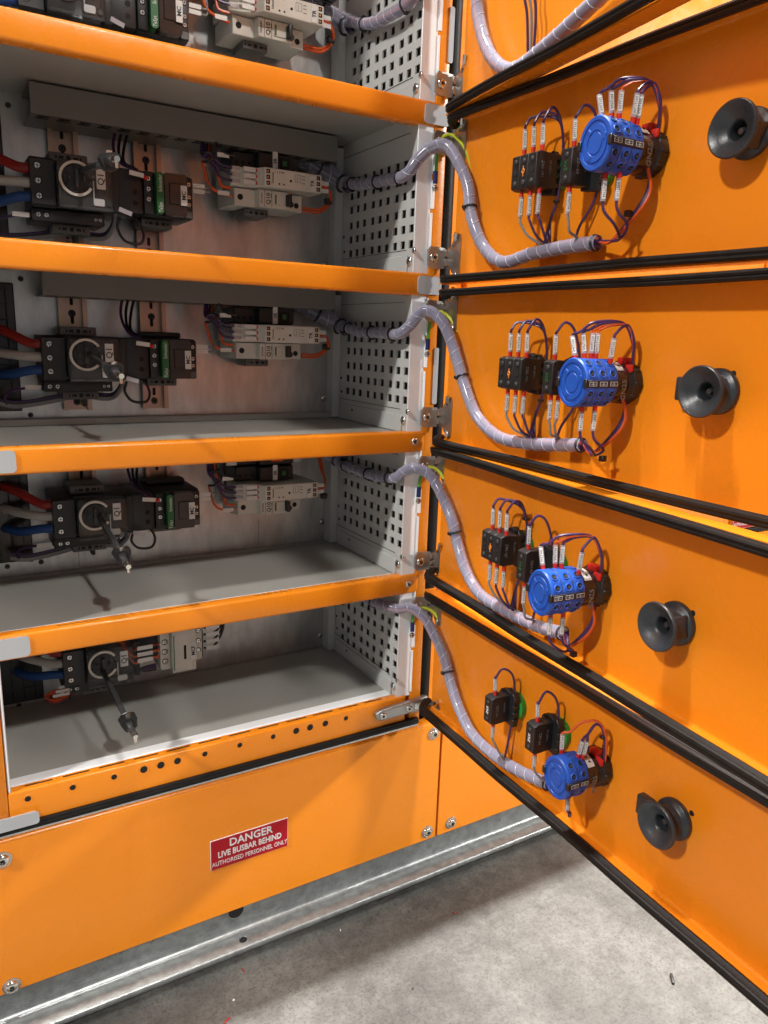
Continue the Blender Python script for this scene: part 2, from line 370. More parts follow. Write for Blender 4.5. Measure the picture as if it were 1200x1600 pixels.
# perforated right wall
colc = [.1359, .1208, .1053, .0870, .0717, .0564, .0388, .0235, .0082]
colc = [c+.0 for c in colc]
rows_rel = [.0318, .0465, .0615, .0780, .0925, .1075]
ys = sorted(set([.0030, YB+.002] + [c-.0040 for c in colc] + [c+.0040 for c in colc]))
ys = [y for y in ys]
hy = [(c-.0040, c+.0040) for c in colc]
hz = []
for z0 in (.3115, .1541, 0, -.1548, -.3100):
    for r_ in rows_rel:
        hz.append((z0+r_-.0038, z0+r_+.0038))
zs = sorted(set([-.345, .62] + [v for h in hz for v in h]))
b = MB(); vg = {}
for i, y in enumerate(ys):
    for j, z in enumerate(zs): vg[i, j] = b.bm.verts.new((-.0220, y, z))
for i in range(len(ys)-1):
    for j in range(len(zs)-1):
        yc, zc = (ys[i]+ys[i+1])/2, (zs[j]+zs[j+1])/2
        if any(a < yc < c for a, c in hy) and any(a < zc < c for a, c in hz): continue
        b.bm.faces.new((vg[i, j], vg[i+1, j], vg[i+1, j+1], vg[i, j+1]))
sw = b.build('perforated_side_wall', 'grey', cab)
for p_ in sw.data.polygons: p_.use_smooth = False
sm = sw.modifiers.new('thickness', 'SOLIDIFY'); sm.thickness = .0016; sm.offset = 0
b = MB(); b.box(.006, .0075, .02, YB+.01, -.345, .62); b.build('outer_side_panel', 'mgrey', cab)
b = MB(); b.box(-.0228, -.0052, .0022, .0032, -.3030, .62, .0003, 1)
for z0 in (.3115, .1541, 0, -.1548, -.3100):
    b.box(-.0052, -.0035, .0006, .0030, z0+.012, z0+.062); b.box(-.0052, -.0020, .0006, .0030, z0+.066, z0+.092)
    b.box(-.0052, -.0035, .0006, .0030, z0+.098, z0+.135)
b.build('wall_flange', 'white', cab)
# folds and seams of the wall, per compartment
for z0 in (ZA, ZB, ZC, ZD, ZE):
    b = MB(); b.box(-.0245, -.0229, .012, .150, z0-.0015, z0+.0165, .0005, 1); k = b.build('shelf_bracket', 'grey', cab)
    b = MB(); b.box(-.0233, -.02285, .016, .1600, z0+.0216, z0+.0220); b.box(-.0233, -.02285, .1592, .1597, z0+.0220, z0+.130); b.box(-.0233, -.02285, .016, .160, z0+.130, z0+.1304); b.build('sheet_seam', 'dark', k)
    b = MB(); b.box(-.0325, -.0229, .1555, YB-.0003, z0-.001, z0+.141, .0006, 1); b.build('rear_lip', 'grey', k)
    screw(k, -.0229, .0090, z0+.0105, .0046, '-x'); screw(k, -.0229, .0015, z0+.0205, .0030, '-x')
    b = MB()
    for yy, zz in ((.120, z0+.011), (.150, z0+.030), (.152, z0+.046)): b.cyl((-.0247 if zz < z0+.012 else -.0233, yy, zz), (-.0225, yy, zz), .0016, n=10)
    b.build('pin_hole', 'dark', k)
# back plate
b = MB(); b.box(-.4188, -.0300, YB, YB+.002, -.345, .62); bpl = b.build('back_plate', 'galv', cab)
for z in (.0200, -.1350, -.288, .175, .33): screw(bpl, -.033-.002, YB, z, .0042)
b = MB()
for x, z0, z1 in ((-.120, -.156, -.124), (-.325, -.156, -.120)): b.box(x, x+.0004, YB-.0002, YB, z0, z1)
b.build('sheet_seam', 'dark', bpl)
# unseen top and rear body, added to shade the floor along the front
b = MB(); b.box(-.47, .04, -.004, .24, .62, .632, .002, 2); b.build('shading_roof', 'orange', cab)
b = MB(); b.box(-.47, .04, .1765, .24, -.5, .62); b.build('rear_body', 'mgrey', cab)
# rail end clips
def endclip(par, x0, x1, z0, z1):
    b = MB(); b.prism(rrect(x0, x1, z0, z1, .0035), -.0014, -.0001); b.build('end_clip', 'clip', par)
for k, z in (('A', ZA), ('B', ZB)): endclip(R[k], -.0182, .0100, z-.0205, z-.0030)
for k, z in (('C', ZC), ('D', ZD)):
    endclip(R[k], -.46, -.3925 if k == 'C' else -.3928, z-.0200, z-.0020); screw(R[k], -.0139, -.0001, z-.0108, .0040)
b = MB(); b.prism(rrect(-.47, -.3965, -.3335, -.3215, .003), -.0060, -.0046); b.box(-.47, -.399, -.0046, -.0001, -.331, -.324); b.build('end_clip', 'clip', RE)

# ---------------- danger signs
def danger(loc, label):
    t = thing('warning_sign', label, 'sign', loc)
    b = MB(); b.box(0, .0853, -.0010, 0, -.0172, .0172, .0002, 1); b.build('sign_plate', 'wprint', t)
    b = MB(); b.box(.0006, .0847, -.0014, -.0010, -.0166, .0166); b.build('red_face', 'signred', t)
    text('DANGER', .0123, (.0436, -.0015, .0095), 'wprint', t, bold=.00022, sx=.96)
    text('LIVE BUSBAR BEHIND', .0095, (.0427, -.0015, -.0013), 'wprint', t, bold=.00020, sx=.775)
    text('AUTHORISED PERSONNEL ONLY', .0072, (.0427, -.0015, -.0108), 'wprint', t, sx=.78)
    return t
danger((-.2425, -.0017, -.4262), 'red engraved danger sign stuck on the orange plinth panel under the lowest compartment')
danger((.5450, -.0017, -.1455), 'red danger sign on a far cabinet glimpsed through the gap between two doors')

# ---------------- neighbouring cabinet
nb = thing('neighbouring_cabinet', 'plain orange cabinet section standing right of the open compartments behind the doors', 'cabinet', (.0425, 0, 0))
p2 = plinth(0, .476, nb); 
for x, z in ((.0196, -.4887), (.0196, -.36), (.45, -.489)): bolt(p2, x, z)
b = MB(); b.box(.0, .4835, -.001, .012, -.340, .62, .002, 2); b.build('front_cover', 'orange', nb)
b = MB(); b.box(.0, .4835, .012, .24, -.50, .62); b.build('cabinet_body', 'mgrey', nb)
left_blocker = thing('neighbouring_cabinet', 'unseen orange cabinet section added on the left to block overhead light', 'cabinet', (-.474, 0, 0))  # unseen section, added to stop the hall lamp lighting the shaded floor strip
b = MB(); b.box(-1.2, 0, -.001, .012, -.50, .62, .002, 2); b.build('front_cover', 'orange', left_blocker)
b = MB(); b.box(-1.2, 0, .012, .24, -.50, .62); b.build('cabinet_body', 'mgrey', left_blocker)
nc = thing('neighbouring_cabinet', 'far orange cabinet section with a danger sign, seen between two open doors', 'cabinet', (.529, 0, 0))
b = MB(); b.box(0, .0125, .002, .02, -.5, .62, .001, 1); b.build('frame_post', 'orange', nc)
b = MB(); b.box(.0140, .50, -.0005, .012, -.1650, .62, .001, 1); b.build('front_cover', 'orange', nc)
b = MB(); b.box(.0128, .50, -.001, .010, -.1735, -.1660, .001, 1); b.build('gasket', 'rubber', nc)
b = MB(); b.box(.0140, .50, -.0015, .012, -.50, -.1745, .003, 2); b.build('lower_cover', 'orange', nc)
b = MB(); b.box(0, .50, .02, .24, -.50, .62); b.build('cabinet_body', 'mgrey', nc)

# ================================================================ DOORS
HX, HY = -.00754, -.0003
ANG = {0: 1.44, 1: 1.565, 2: 1.552, 3: 1.477, 4: 1.526}
ZBOT = {0: .3050, 1: .1520, 2: -.0080, 3: -.1530, 4: -.3090}
ZTOP = {0: .6050, 1: .2965, 2: .1390, 3: -.0165, 4: -.1750}
DN = ['topmost door, cut off by the photo', 'second door down', 'third door down', 'fourth door down', 'bottom door']
def rotz(i): a = ANG[i]; return math.atan2(-math.sin(a), -math.cos(a))
def dlocal(i): return Matrix.Translation((HX, HY, 0)) @ Matrix.Rotation(rotz(i), 4, 'Z')
SE = .52; FD = .022
def door(i):
    zb, zt = ZBOT[i], ZTOP[i]
    t = thing('cabinet_door', 'open orange compartment door, the ' + DN[i], 'door', (HX, HY, 0), rotz(i), 'open compartment doors')
    b = MB()
    # pan: face plus top/bottom/free flanges, rounded bends
    r = .0035; pr = []
    zo0, zo1 = zb-.0042, zt+.0042
    outer = [(.0055, zo0), (FD+.0016-r, zo0)]
    for k in range(1, 6): th = k/6*math.pi/2; outer.append((FD+.0016-r+r*math.sin(th), zo0+r-r*math.cos(th)))
    outer += [(FD+.0016, zo0+r), (FD+.0016, zo1-r)]
    for k in range(1, 6): th = k/6*math.pi/2; outer.append((FD+.0016-r+r*math.cos(th), zo1-r+r*math.sin(th)))
    outer += [(FD+.0016-r, zo1), (.0055, zo1), (.0055, zo1-.0016)]
    ri = .0030
    inner = [(FD-ri, zo1-.0016)]
    for k in range(1, 6): th = k/6*math.pi/2; inner.append((FD-ri+ri*math.sin(th), zo1-.0016-ri+ri*math.cos(th)))
    inner += [(FD, zo1-.0016-ri), (FD, zo0+.0016+ri)]
    for k in range(1, 6): th = k/6*math.pi/2; inner.append((FD-ri+ri*math.cos(th), zo0+.0016+ri-ri*math.sin(th)))
    inner += [(FD-ri, zo0+.0016), (.0055, zo0+.0016)]
    b.prism(outer+inner, .014, SE, 'x')
    b.box(SE-.0016, SE+.0002, .004, FD+.0016, zo0, zo1, .0004, 1)
    b.build('door_panel', 'orange', t, sharp=30)
    # gasket: two ribbed strips and the free end
    for zc, sg in ((zb, 1), (zt, -1)):
        b = MB()
        pts0 = [(.012, .016, zc+sg*.002), (.016, .010, zc+sg*.001), (.024, .003, zc), (.040, .0015, zc)]
        sp = spline([Vector(p) for p in pts0], 5) + [Vector((s_, .0015+.0004*math.sin(s_*40+i), zc+.0004*math.sin(s_*23+i*2))) for s_ in [.06+.02*k for k in range(23)]]
        for dz, dy, rr_ in ((.0015, -.0012, .0021), (-.0015, -.0008, .0021), (.0, .0015, .0030), (.0008, .0042, .0030)):
            b.tube([p+Vector((0, dy, dz)) for p in sp], rr_, 8)
        b.build('door_gasket', 'rubber', t)
    return t
doors = [door(i) for i in range(5)]
for i in range(1, 5):
    b = MB(); b.cyl((0, -.0003, 0), (0, .0003, 0), .0014, n=14); b.lathe([(.0021, .0001), (.0019, -.0004), (.0014, -.0003)], n=14); o = b.build('pin_hole', 'ink', doors[i])
    o.location = ({1: .352, 2: .3444, 3: .357, 4: .365}[i], FD-.0001, {1: .241, 2: .0792, 3: -.0785, 4: -.2310}[i])
# small pressed studs near the hinge side
for i in range(5):
    o = screw(doors[i], .030, FD, ZTOP[i]-.062, .0026, name='stud', m='orange')

# ---------------- hinges
hp = thing('hinge', 'x', 'hinge', (0, 0, 0), 0, 'cast hinges between the frame post and the doors')
b = MB(); poly = [(-.0068, .0105), (-.0095, .0065), (-.0095, -.0075), (-.0065, -.0105), (-.002, -.0105), (.0095, -.0098), (.0095, .0098)]
b.prism(poly, -.0052, -.0022); b.build('frame_leaf', 'hinge', hp); screw(hp, -.0035, -.0053, 0, .0048)
for z in (.0050, -.0040):
    b = MB(); b.box(.0085, .0150, -.0078, -.002, z-.0036, z+.0036, .0012, 2); b.build('knuckle', 'steel', hp)
b = MB(); pl_ = [(-.006, -.0100), (-.006, .0100), (-.0085, .0102), (-.0140, .0112), (-.0185, .0145), (-.0200, .0200), (-.0215, .0225), (-.0250, .0215), (-.0262, .0170), (-.0262, -.0175), (-.0245, -.0205), (-.0215, -.0190), (-.0195, -.0145), (-.0140, -.0112)]
b.prism(pl_, .0128, .0152, 'x'); b.build('door_leaf', 'leaf', hp)
b = MB(); b.tube(spline([(.0136, -.0135, .0112), (.0120, -.0185, .0148), (.0105, -.0205, .0195), (.0100, -.0222, .0228)], 5), .0022, 8); b.build('curled_lip', 'steel', hp)
b = MB(); b.tube(spline([(.0136, -.0140, -.0115), (.0120, -.0195, -.0148), (.0112, -.0215, -.0190)], 5), .0018, 8); b.build('curled_lip', 'steel', hp)
hl = [(ZA+.0150, 'at the lower corner of the topmost door, above the first rail'), (ZA-.0365, 'at the upper corner of the second door, below the first rail'),
      (ZB+.0150, 'at the lower corner of the second door, above the second rail'), (ZB-.0365, 'at the upper corner of the third door, below the second rail'),
      (ZC+.0150, 'at the lower corner of the third door, above the third rail'), (ZC-.0365, 'at the upper corner of the fourth door, below the third rail'),
      (ZD+.0150, 'at the lower corner of the fourth door, above the fourth rail'), (ZD-.0365, 'at the upper corner of the bottom door, below the fourth rail')]
for k, (z, l) in enumerate(hl):
    if k == 0: hp.location = (0, 0, z); hp['label'] = 'grey metal hinge ' + l
    else: dup(hp, 'grey metal hinge ' + l, (0, 0, z))
# bottom lever hinge
lh = thing('lever_hinge', 'long cast hinge arm with two screws at the foot of the frame post', 'hinge', (0, -.0001, -.3135))
b = MB(); b.prism([(-.0480, .0052), (-.0535, .0030), (-.0545, -.0010), (-.0520, -.0055), (-.0465, -.0075), (-.0100, -.0068), (.006, -.0075), (.0165, -.0090), (.0165, .0065), (.0120, .0095), (.0060, .0085), (-.0050, .0075)], -.0075, -.0005)
o = b.build('arm', 'hinge', lh); bv = o.modifiers.new('bevel', 'BEVEL'); bv.width = .0016; bv.segments = 3
screw(lh, -.0455, -.0076, -.0012, .0045); screw(lh, -.0115, -.0076, -.0002, .0042)
b = MB(); b.box(.0125, .0155, -.034, -.006, -.0092, .0078, .0012, 2); b.build('door_leaf', 'hinge', lh)
b = MB(); b.box(-.004, .0105, -.0082, -.0074, -.0035, .004, .0003, 1); b.build('knuckle_slot', 'steel', lh)
b = MB(); b.tube(spline([(.0125, -.024, .006), (.0110, -.0275, .0095), (.0105, -.031, .0135)], 5), .0026, 8); b.build('curled_lip', 'steel', lh)

# ================================================================ DOOR DEVICES (local frame: origin on the door face, -y sticks out)
def at_door(i, s, z): v = dlocal(i) @ Vector((s, FD, z)); return v
def rotary(label, i, s, z, stages):
    t = thing('rotary_switch', label, 'rotary switch', at_door(i, s, z), rotz(i), 'blue rotary switches on the doors')
    Y0 = -.0258; SP = .0102; H = .0258+SP*stages; FX = .86
    b = MB(); b.lathe([(.0001, 0), (.0152, 0), (.0158, -.0015), (.0158, -.0085), (.0146, -.0100), (.0142, -.0135), (.0001, -.0135)], n=40); base = b.build('mounting_collar', 'black', t)
    b = MB()
    for k in range(10):
        a = 2*math.pi*k/10; c = Vector((math.cos(a)*.0152, -.0050, math.sin(a)*.0152)); b.box(c.x-.0016, c.x+.0016, c.y-.0035, c.y+.0035, c.z-.0013, c.z+.0013, .0004, 1)
    b.build('collar_rib', 'black', base)
    b = MB(); b.lathe([(.0001, -.0120), (.0140, -.0120), (.0146, -.0132), (.0150, Y0+.0002), (.0001, Y0+.0002)], n=40); b.sx(.95); b.build('neck', 'brown', t)
    b = MB(); b.box(-.001, .0075, -.0125, -.0055, .0130, .0188, .0012, 2); b.box(.002, .0135, -.0120, -.0092, .0080, .0140, .001, 2); b.build('red_lever', 'red', t)
    b = MB(); b.lathe([(.01515, -.0170), (.01545, -.0170), (.01560, -.0238), (.01520, -.0238)], n=14, closed=True, a0=math.radians(38), a1=math.radians(98)); b.sx(.96); lb = b.build('paper_label', 'label', t)
    b = MB()
    for (aa, yy, w_) in ((56, -.0205, .0012), (72, -.021, .0008), (84, -.0200, .0007)):
        c = Vector((math.cos(math.radians(aa))*.96, 0, math.sin(math.radians(aa))))*.01555; b.box(c.x-w_, c.x+w_, yy-.0006, yy+.0006, c.z-.0003, c.z+.0004)
    b.build('print_mark', 'ink', lb)
    pf = []
    for k in range(72):
        a = 2*math.pi*k/72; d = math.degrees(a) % 360
        rr_ = .0176-.0006*max(0, math.cos(math.radians(((d+0) % 30)*12)))
        pf.append((rr_*math.cos(a)*FX, rr_*math.sin(a)))
    b = MB(); b.prism(pf, Y0, -H+.0012); body = b.build('switch_body', 'blue', t, sharp=25)
    b = MB(); b.lathe([(.0177, -H+.0030), (.0178, -H+.0012), (.0170, -H), (.0146, -H), (.0142, -H+.0008), (.0126, -H+.0008), (.0122, -H), (.0085, -H), (.0081, -H+.0006), (.0072, -H+.0006), (.0068, -H), (.0001, -H)], n=56)
    b.sx(FX); b.build('end_cap', 'blue', t, sharp=25)
    for q in (.35, 2.3, 4.2):
        b = MB(); b.box(-.0012, .0012, -H-.0003, -H+.0003, -.0022, .0022, .0002, 1, rot=Matrix.Rotation(q, 4, 'Y')); o = b.build('cap_mark', 'blue', t); o.location = (math.cos(q)*.0102*FX, 0, math.sin(q)*.0102)
    for sgn in (1, -1):
        b = MB(); x1, x0 = sgn*.0184*FX, sgn*.0166*FX
        b.box(min(x0, x1), max(x0, x1), -H-.0004, Y0-.0003, -.0026, .0026, .0004, 1); b.box(min(sgn*.0145*FX, x1), max(sgn*.0145*FX, x1), -H-.0011, -H+.001, -.0032, .0032, .0004, 1)
        st = b.build('black_strip', 'black', t)
        if sgn == 1:
            for k in range(stages):
                yc = Y0-.0046-SP*k; X = .0186*FX
                b = MB()
                for (u0, u1, v0, v1) in ((-.0036, .0036, .0012, .0016), (-.0036, .0036, -.0016, -.0012), (-.0036, -.0031, -.0012, .0012), (.0031, .0036, -.0012, .0012), (-.0003, .0003, -.0012, .0012), (-.002, .002, -.0003, .0001)):
                    b.box(X-.0001, X+.0001, yc+u0, yc+u1, v0, v1)
                b.build('number_frame', 'frameprint', st)
    for k in range(stages):
        yc = Y0-.0046-SP*k
        for a in (24, 54, -24, -52, 158, 128):
            c = Vector((math.cos(math.radians(a)), 0, math.sin(math.radians(a)))); cn = Vector((c.x/FX, 0, c.z)).normalized()
            p = Vector((c.x*.0174*FX, yc, c.z*.0174))
            b = MB(); b.cyl(p-cn*.003, p+cn*.0003, .0021, n=16); b.build('terminal_well', 'dark', t)
            b = MB(); b.cyl(p-cn*.002+Vector((0, .0004, 0)), p+cn*.0004+Vector((0, .0006, 0)), .0009, n=8); b.build('terminal_screw', 'dgrey', t)
            if abs(a) < 60:
                e1 = Vector((0, 1, 0)); e2 = cn.cross(e1)
                b = MB(); b.tube([p+cn*.0002+(e1*math.cos(q)+e2*math.sin(q))*.0026 for q in [2*math.pi*j/16 for j in range(17)]], .0006, 6, False); b.build('well_rim', 'blue', body)
    for k in range(1, stages):
        b = MB(); b.lathe([(.01765, Y0+.0002-SP*k), (.01780, Y0-.0001-SP*k), (.01765, Y0-.0004-SP*k)], n=48); b.sx(FX); b.build('stage_joint', 'ink', body)
    text('GN25', .0062, (.01475, -.0185, -.0045), 'gprint', t, 'print', spin=math.pi/2, face='+x', bold=.0001)
    return t
SW = {1: (.2530, .2280, 3), 2: (.2548, .0675, 3), 3: (.2640, -.0880, 3), 4: (.2735, -.2430, 2)}
sw_lab = {1: 'blue rotary switch with black collar on the ' + DN[1], 2: 'blue rotary switch with purple and orange wire loops on the ' + DN[2],
          3: 'blue rotary switch with white label and red lever on the ' + DN[3], 4: 'short two-stage blue rotary switch on the ' + DN[4]}
for i, (s_, z_, n_) in SW.items(): rotary(sw_lab[i], i, s_, z_, n_)

def button(label, i, s, z, n, zbv=False, off=0.):
    """contact block with n contacts on a green pushbutton nut"""
    t = thing('push_button_block', label, 'push button', at_door(i, s, z), rotz(i), 'black push button contact blocks')
    b = MB(); b.lathe([(.0001, 0), (.0128, 0), (.0132, -.001), (.0132, -.0055), (.0118, -.0066), (.0001, -.0066)], (.0035 if n > 1 else .001, 0, 0), n=24); b.build('locking_nut', 'green', t)
    b = MB(); b.prism([(-.0105, -.0150), (.0100, -.0172), (.0108, -.0080), (.0108, .0125), (.0070, .0168), (.0035, .0150), (-.0020, .0175), (-.0065, .0155), (-.0112, .0140)], -.0125, -.0062)
    o = b.build('collar', 'black', t); bv = o.modifiers.new('bevel', 'BEVEL'); bv.width = .0008; bv.segments = 2
    b = MB()
    for k in range(4): b.box(-.0115, -.0085, -.0132, -.0068, -.012+k*.007, -.0082+k*.007, .0003, 1); b.box(.0090, .0122, -.0138, -.0075, -.012+k*.007, -.0084+k*.007, .0003, 1)
    b.build('collar_rib', 'black', o)
    w_ = .0101 if n > 1 else .0118
    off = off-(.0025 if n > 1 else 0)
    for k in range(n):
        x0 = (-.5*n+k)*w_ + off
        b = MB(); b.prism([(-.0110, -.0128), (-.0285, -.0138), (-.0330, -.0122), (-.0330, .0122), (-.0285, .0140), (-.0110, .0128)], x0+.0002, x0+w_-.0002, 'x')
        c = b.build('contact_block', 'black', t); bv = c.modifiers.new('bevel', 'BEVEL'); bv.width = .0006; bv.segments = 2
        for zz in (.0082, -.0082):
            b = MB(); b.cyl((x0+w_/2, -.0333, zz), (x0+w_/2, -.0320, zz), .0026, n=16); b.build('terminal_well', 'dark', c)
            b = MB(); b.lathe([(.0018, -.0333), (.0012, -.0337), (.0001, -.0337)], (x0+w_/2, 0, zz), n=10); b.build('terminal_screw', 'dgrey', c)
        for zz in ((.0, ) if n > 1 else ()):
            b = MB(); b.cyl((x0+w_/2, -.0333, zz), (x0+w_/2, -.0320, zz), .0022, n=16); b.build('terminal_well', 'dark', c)
    pm = 'oprint' if n > 1 else ('gprint' if not zbv else 'oprint')
    if n > 1:
        b = MB(); b.tube([(off+.0016*math.cos(q), -.0335, .0016*math.sin(q)) for q in [k*math.pi/6 for k in range(13)]], .0003, 5, False); b.box(off-.0004, off+.0004, -.0336, -.0332, -.004, .004); b.build('print_mark', 'oprint', t)
    else:
        text('14 13\n NO' if False else 'Z4X', .0042, (off, -.0333, 0), 'wprint' if i == 4 else 'greenstrip', t, 'print_mark', spin=math.pi/2)
    xr = off+n*w_/2
    text('ZBV-B1' if zbv else 'ZBV-B3' if n == 1 else 'ZBE-101', .0036, (xr+.0001, -.0265, .0), 'gprint', t, 'print', spin=-math.pi/2, face='+x', bold=.00005)
    text('3A 230V~', .0026, (xr+.0001, -.0185, .002), 'gprint', t, 'print', spin=-math.pi/2, face='+x')
    return t
BT = {1: ((.1545, .2290), (.2070, .2250)), 2: ((.1565, .0685), (.2080, .0680)), 3: ((.1635, -.0825), (.2130, -.0860)), 4: ((.1640, -.2400), (.2250, -.2370))}
for i, ((s1, z1), (s2, z2)) in BT.items():
    if i < 4:
        button('black three-wide contact block with green ring on the ' + DN[i], i, s1, z1, 3)
        button('black single contact block beside the blue switch on the ' + DN[i], i, s2, z2, 1, off=-.006)
    else:
        button('black single contact block with green ring, left one on the ' + DN[i], i, s1, z1, 1, True, off=-.002)
        button('black single contact block beside the blue switch on the ' + DN[i], i, s2, z2, 1, True, off=-.002)

def funnel(label, i, s, z, tab):
    t = thing('shaft_funnel', label, 'guide funnel', at_door(i, s, z), rotz(i), 'dark grey shaft guide funnels'); t.scale = (.92, .96, .92)
    b = MB(); b.lathe([(.0001, 0), (.0163, 0), (.0168, -.0008), (.0168, -.0036), (.0160, -.0046), (.0130, -.0052), (.0118, -.0070), (.0116, -.0110), (.0130, -.0140), (.0165, -.0176), (.0182, -.0190), (.0187, -.0202), (.0186, -.0214), (.0178, -.0220), (.0166, -.0217), (.0130, -.0188), (.0095, -.0166), (.0078, -.0158), (.0066, -.0150), (.0060, -.0130), (.0056, -.0045), (.0001, -.0045)], n=56)
    b.build('funnel_body', 'funnel', t, sharp=50)
    b = MB(); b.lathe([(.0001, -.0120), (.0022, -.0120), (.0032, -.0100), (.0036, -.0045)], n=6); b.build('inner_hub', 'funnel', t)
    if i in (1, 3):
        b = MB(); b.box(.0105, .0138, -.0165, -.0030, -.0085, .0085, .0012, 2, rot=None); o = b.build('side_tab', 'funnel', t)
        o.matrix_local = Matrix.Rotation(tab, 4, 'Y')
    return t
FN = {1: (.3320, .2270, math.radians(20)), 2: (.3360, .0670, math.pi), 3: (.3460, -.0895, math.radians(-10)), 4: (.3520, -.2430, math.radians(170))}
for i, (s_, z_, tb) in FN.items():
    o = funnel('dark grey trumpet-shaped funnel on the ' + DN[i], i, s_, z_, tb)
    if i in (2, 4):
        b = MB(); b.box(-.0285, -.0150, -.0135, -.0060, -.0085, .0090, .0014, 2); b.build('side_plate', 'funnel', o)

# ================================================================ LOOMS
def W(i, s, h, z): return dlocal(i) @ Vector((s, FD-h, z))
LO = {
0: ([(-.034, .171, .441), (-.033, .098, .4053), (-.033, .034, .3955), (-.030, .005, .402)], [(-.022, -.004, .415), (-.010, -.02, .430), (.0, -.034, .432)], [(.030, .425), (.0448, .4035), (.0567, .3694), (.0829, .3341), (.1211, .3122), (.1656, .3168), (.2218, .326), (.26, .335)]),
1: ([(-.060, .150, .285), (-.034, .135, .262), (-.033, .1033, .253), (-.033, .049, .249), (-.032, .010, .2497)], [(-.0232, .000, .2626), (-.0156, -.008, .2728), (-.0076, -.020, .2729), (-.0019, -.032, .2596)], [(.0445, .2357), (.0574, .2061), (.0738, .1793), (.106, .1643), (.144, .1686), (.186, .1704), (.2205, .171)]),
2: ([(-.062, .150, .134), (-.034, .135, .108), (-.033, .0955, .1005), (-.033, .0395, .0994), (-.032, .0075, .0985)], [(-.0233, .000, .1096), (-.0165, -.008, .1213), (-.0075, -.020, .1182), (-.0032, -.032, .1042)], [(.0456, .077), (.0601, .05), (.0806, .0242), (.1151, .0083), (.1517, .009), (.1889, .0124), (.226, .017)]),
3: ([(-.062, .150, -.030), (-.034, .1355, -.0528), (-.033, .0725, -.0535), (-.033, .0298, -.0533), (-.032, .0061, -.0491)], [(-.0256, .000, -.0434), (-.0187, -.008, -.037), (-.0079, -.020, -.0421), (-.003, -.032, -.0548)], [(.0546, -.0823), (.0674, -.1059), (.0873, -.129), (.1174, -.1438), (.1609, -.1447), (.2044, -.1428), (.2426, -.1363)]),
4: ([(-.045, .130, -.190), (-.034, .090, -.1985), (-.033, .042, -.1974), (-.033, .0138, -.1952)], [(-.0240, .002, -.1957), (-.0153, -.008, -.1928), (-.006, -.020, -.1996), (.0004, -.032, -.2128)], [(.0518, -.2344), (.0653, -.258), (.0845, -.2785), (.1121, -.296), (.1477, -.2998), (.1874, -.2947), (.2299, -.2851)]),
}
LOOMS = {}
def offset_path(pts, r, ph, tw):
    out = []; t = (pts[1]-pts[0]).normalized(); a = t.orthogonal().normalized(); L = 0
    for i, p in enumerate(pts):
        tt = (pts[min(i+1, len(pts)-1)]-pts[max(i-1, 0)]).normalized(); a = (a-tt*a.dot(tt)).normalized(); b = tt.cross(a)
        if i: L += (pts[i]-pts[i-1]).length
        g = ph+tw*L; out.append(p+(a*math.cos(g)+b*math.sin(g))*r)
    return out
def resample(pts, step):
    out = [pts[0]]; acc = 0
    for a, b in zip(pts, pts[1:]):
        d = (b-a).length; 
        if d < 1e-9: continue
        while acc+d >= step:
            f_ = (step-acc)/d; a = a.lerp(b, f_); out.append(a.copy()); d = (b-a).length; acc = 0
            if d < 1e-9: break
        acc += d
    return out
LN = ['topmost', 'second', 'third', 'fourth', 'bottom']
RS = .0056
for i, (ins, hump, dp) in LO.items():
    P = [Vector(p) for p in ins] + [Vector(p) for p in hump] + [W(i, s_, .011, z_) for s_, z_ in dp]
    P = [p+Vector((0, 0, 0)) for p in P]
    rj = random.Random(40+i)
    P = [p+Vector((rj.uniform(-1, 1), rj.uniform(-1, 1), rj.uniform(-1, 1)))*.0012 for p in P]
    pts = resample(spline(P, 10), .003)
    t = thing('cable_loom', 'milky spiral-wrapped cable loom arching from the wall onto the ' + LN[i] + ' door', 'cable loom', group='spiral-wrapped looms')
    LOOMS[i] = (t, pts)
    cols = ['purple', 'purple', 'greyw', 'purple', 'pink' if i != 0 else 'orangew', 'purple', 'purple']
    for k in range(7):
        if k == 0: path = pts
        else: path = offset_path(pts, .0034, k*math.pi/3, 9+i)
        b = MB(); b.tube(path, .0016, 6); b.build('core_wire', cols[k], t)
    b = MB(); b.tube(pts, RS, 16, False); sl = b.build('spiral_wrap', 'sleeve', t)
    fine = resample(pts, .0012)
    b = MB(); b.tube(offset_path(fine, RS+.00005, 0, 2*math.pi/.0135), .00036, 5, False); b.build('wrap_edge', 'wrapedge', sl)
    ties = []
    n = len(pts)
    idx = [int(n*.12), int(n*.24), int(n*.33)] if i in (1, 2, 3) else ([int(n*.14), int(n*.22)] if i == 4 else [int(n*.16), int(n*.30)])
    # tie against the door, where the loom crosses onto it
    idd = min(range(n), key=lambda q: (pts[q]-W(i, dp[1][0] if i else dp[1][0], .011, dp[1][1]+.012)).length)
    for q in idx+[idd]:
        q = max(1, min(n-2, q)); tt = (pts[q+1]-pts[q-1]).normalized(); a = tt.orthogonal().normalized(); bb = tt.cross(a)
        ring = [pts[q]+(a*math.cos(g)+bb*math.sin(g))*(RS+.0006) for g in [2*math.pi*j/20 for j in range(21)]]
        b = MB(); b.tube(ring, .0010, 6, False)
        c = ring[3]; b.box(c.x-.0018, c.x+.0018, c.y-.002, c.y+.002, c.z-.0016, c.z+.0016, .0004, 1); b.build('cable_tie', 'tie', t)
    q = n-2; tt = (pts[q+1]-pts[q-1]).normalized(); a = tt.orthogonal().normalized(); bb = tt.cross(a)
    b = MB(); b.tube([pts[q]+(a*math.cos(g)+bb*math.sin(g))*(RS*.9) for g in [2*math.pi*j/20 for j in range(21)]], .0016, 6, False); b.build('cable_tie', 'tie', t)

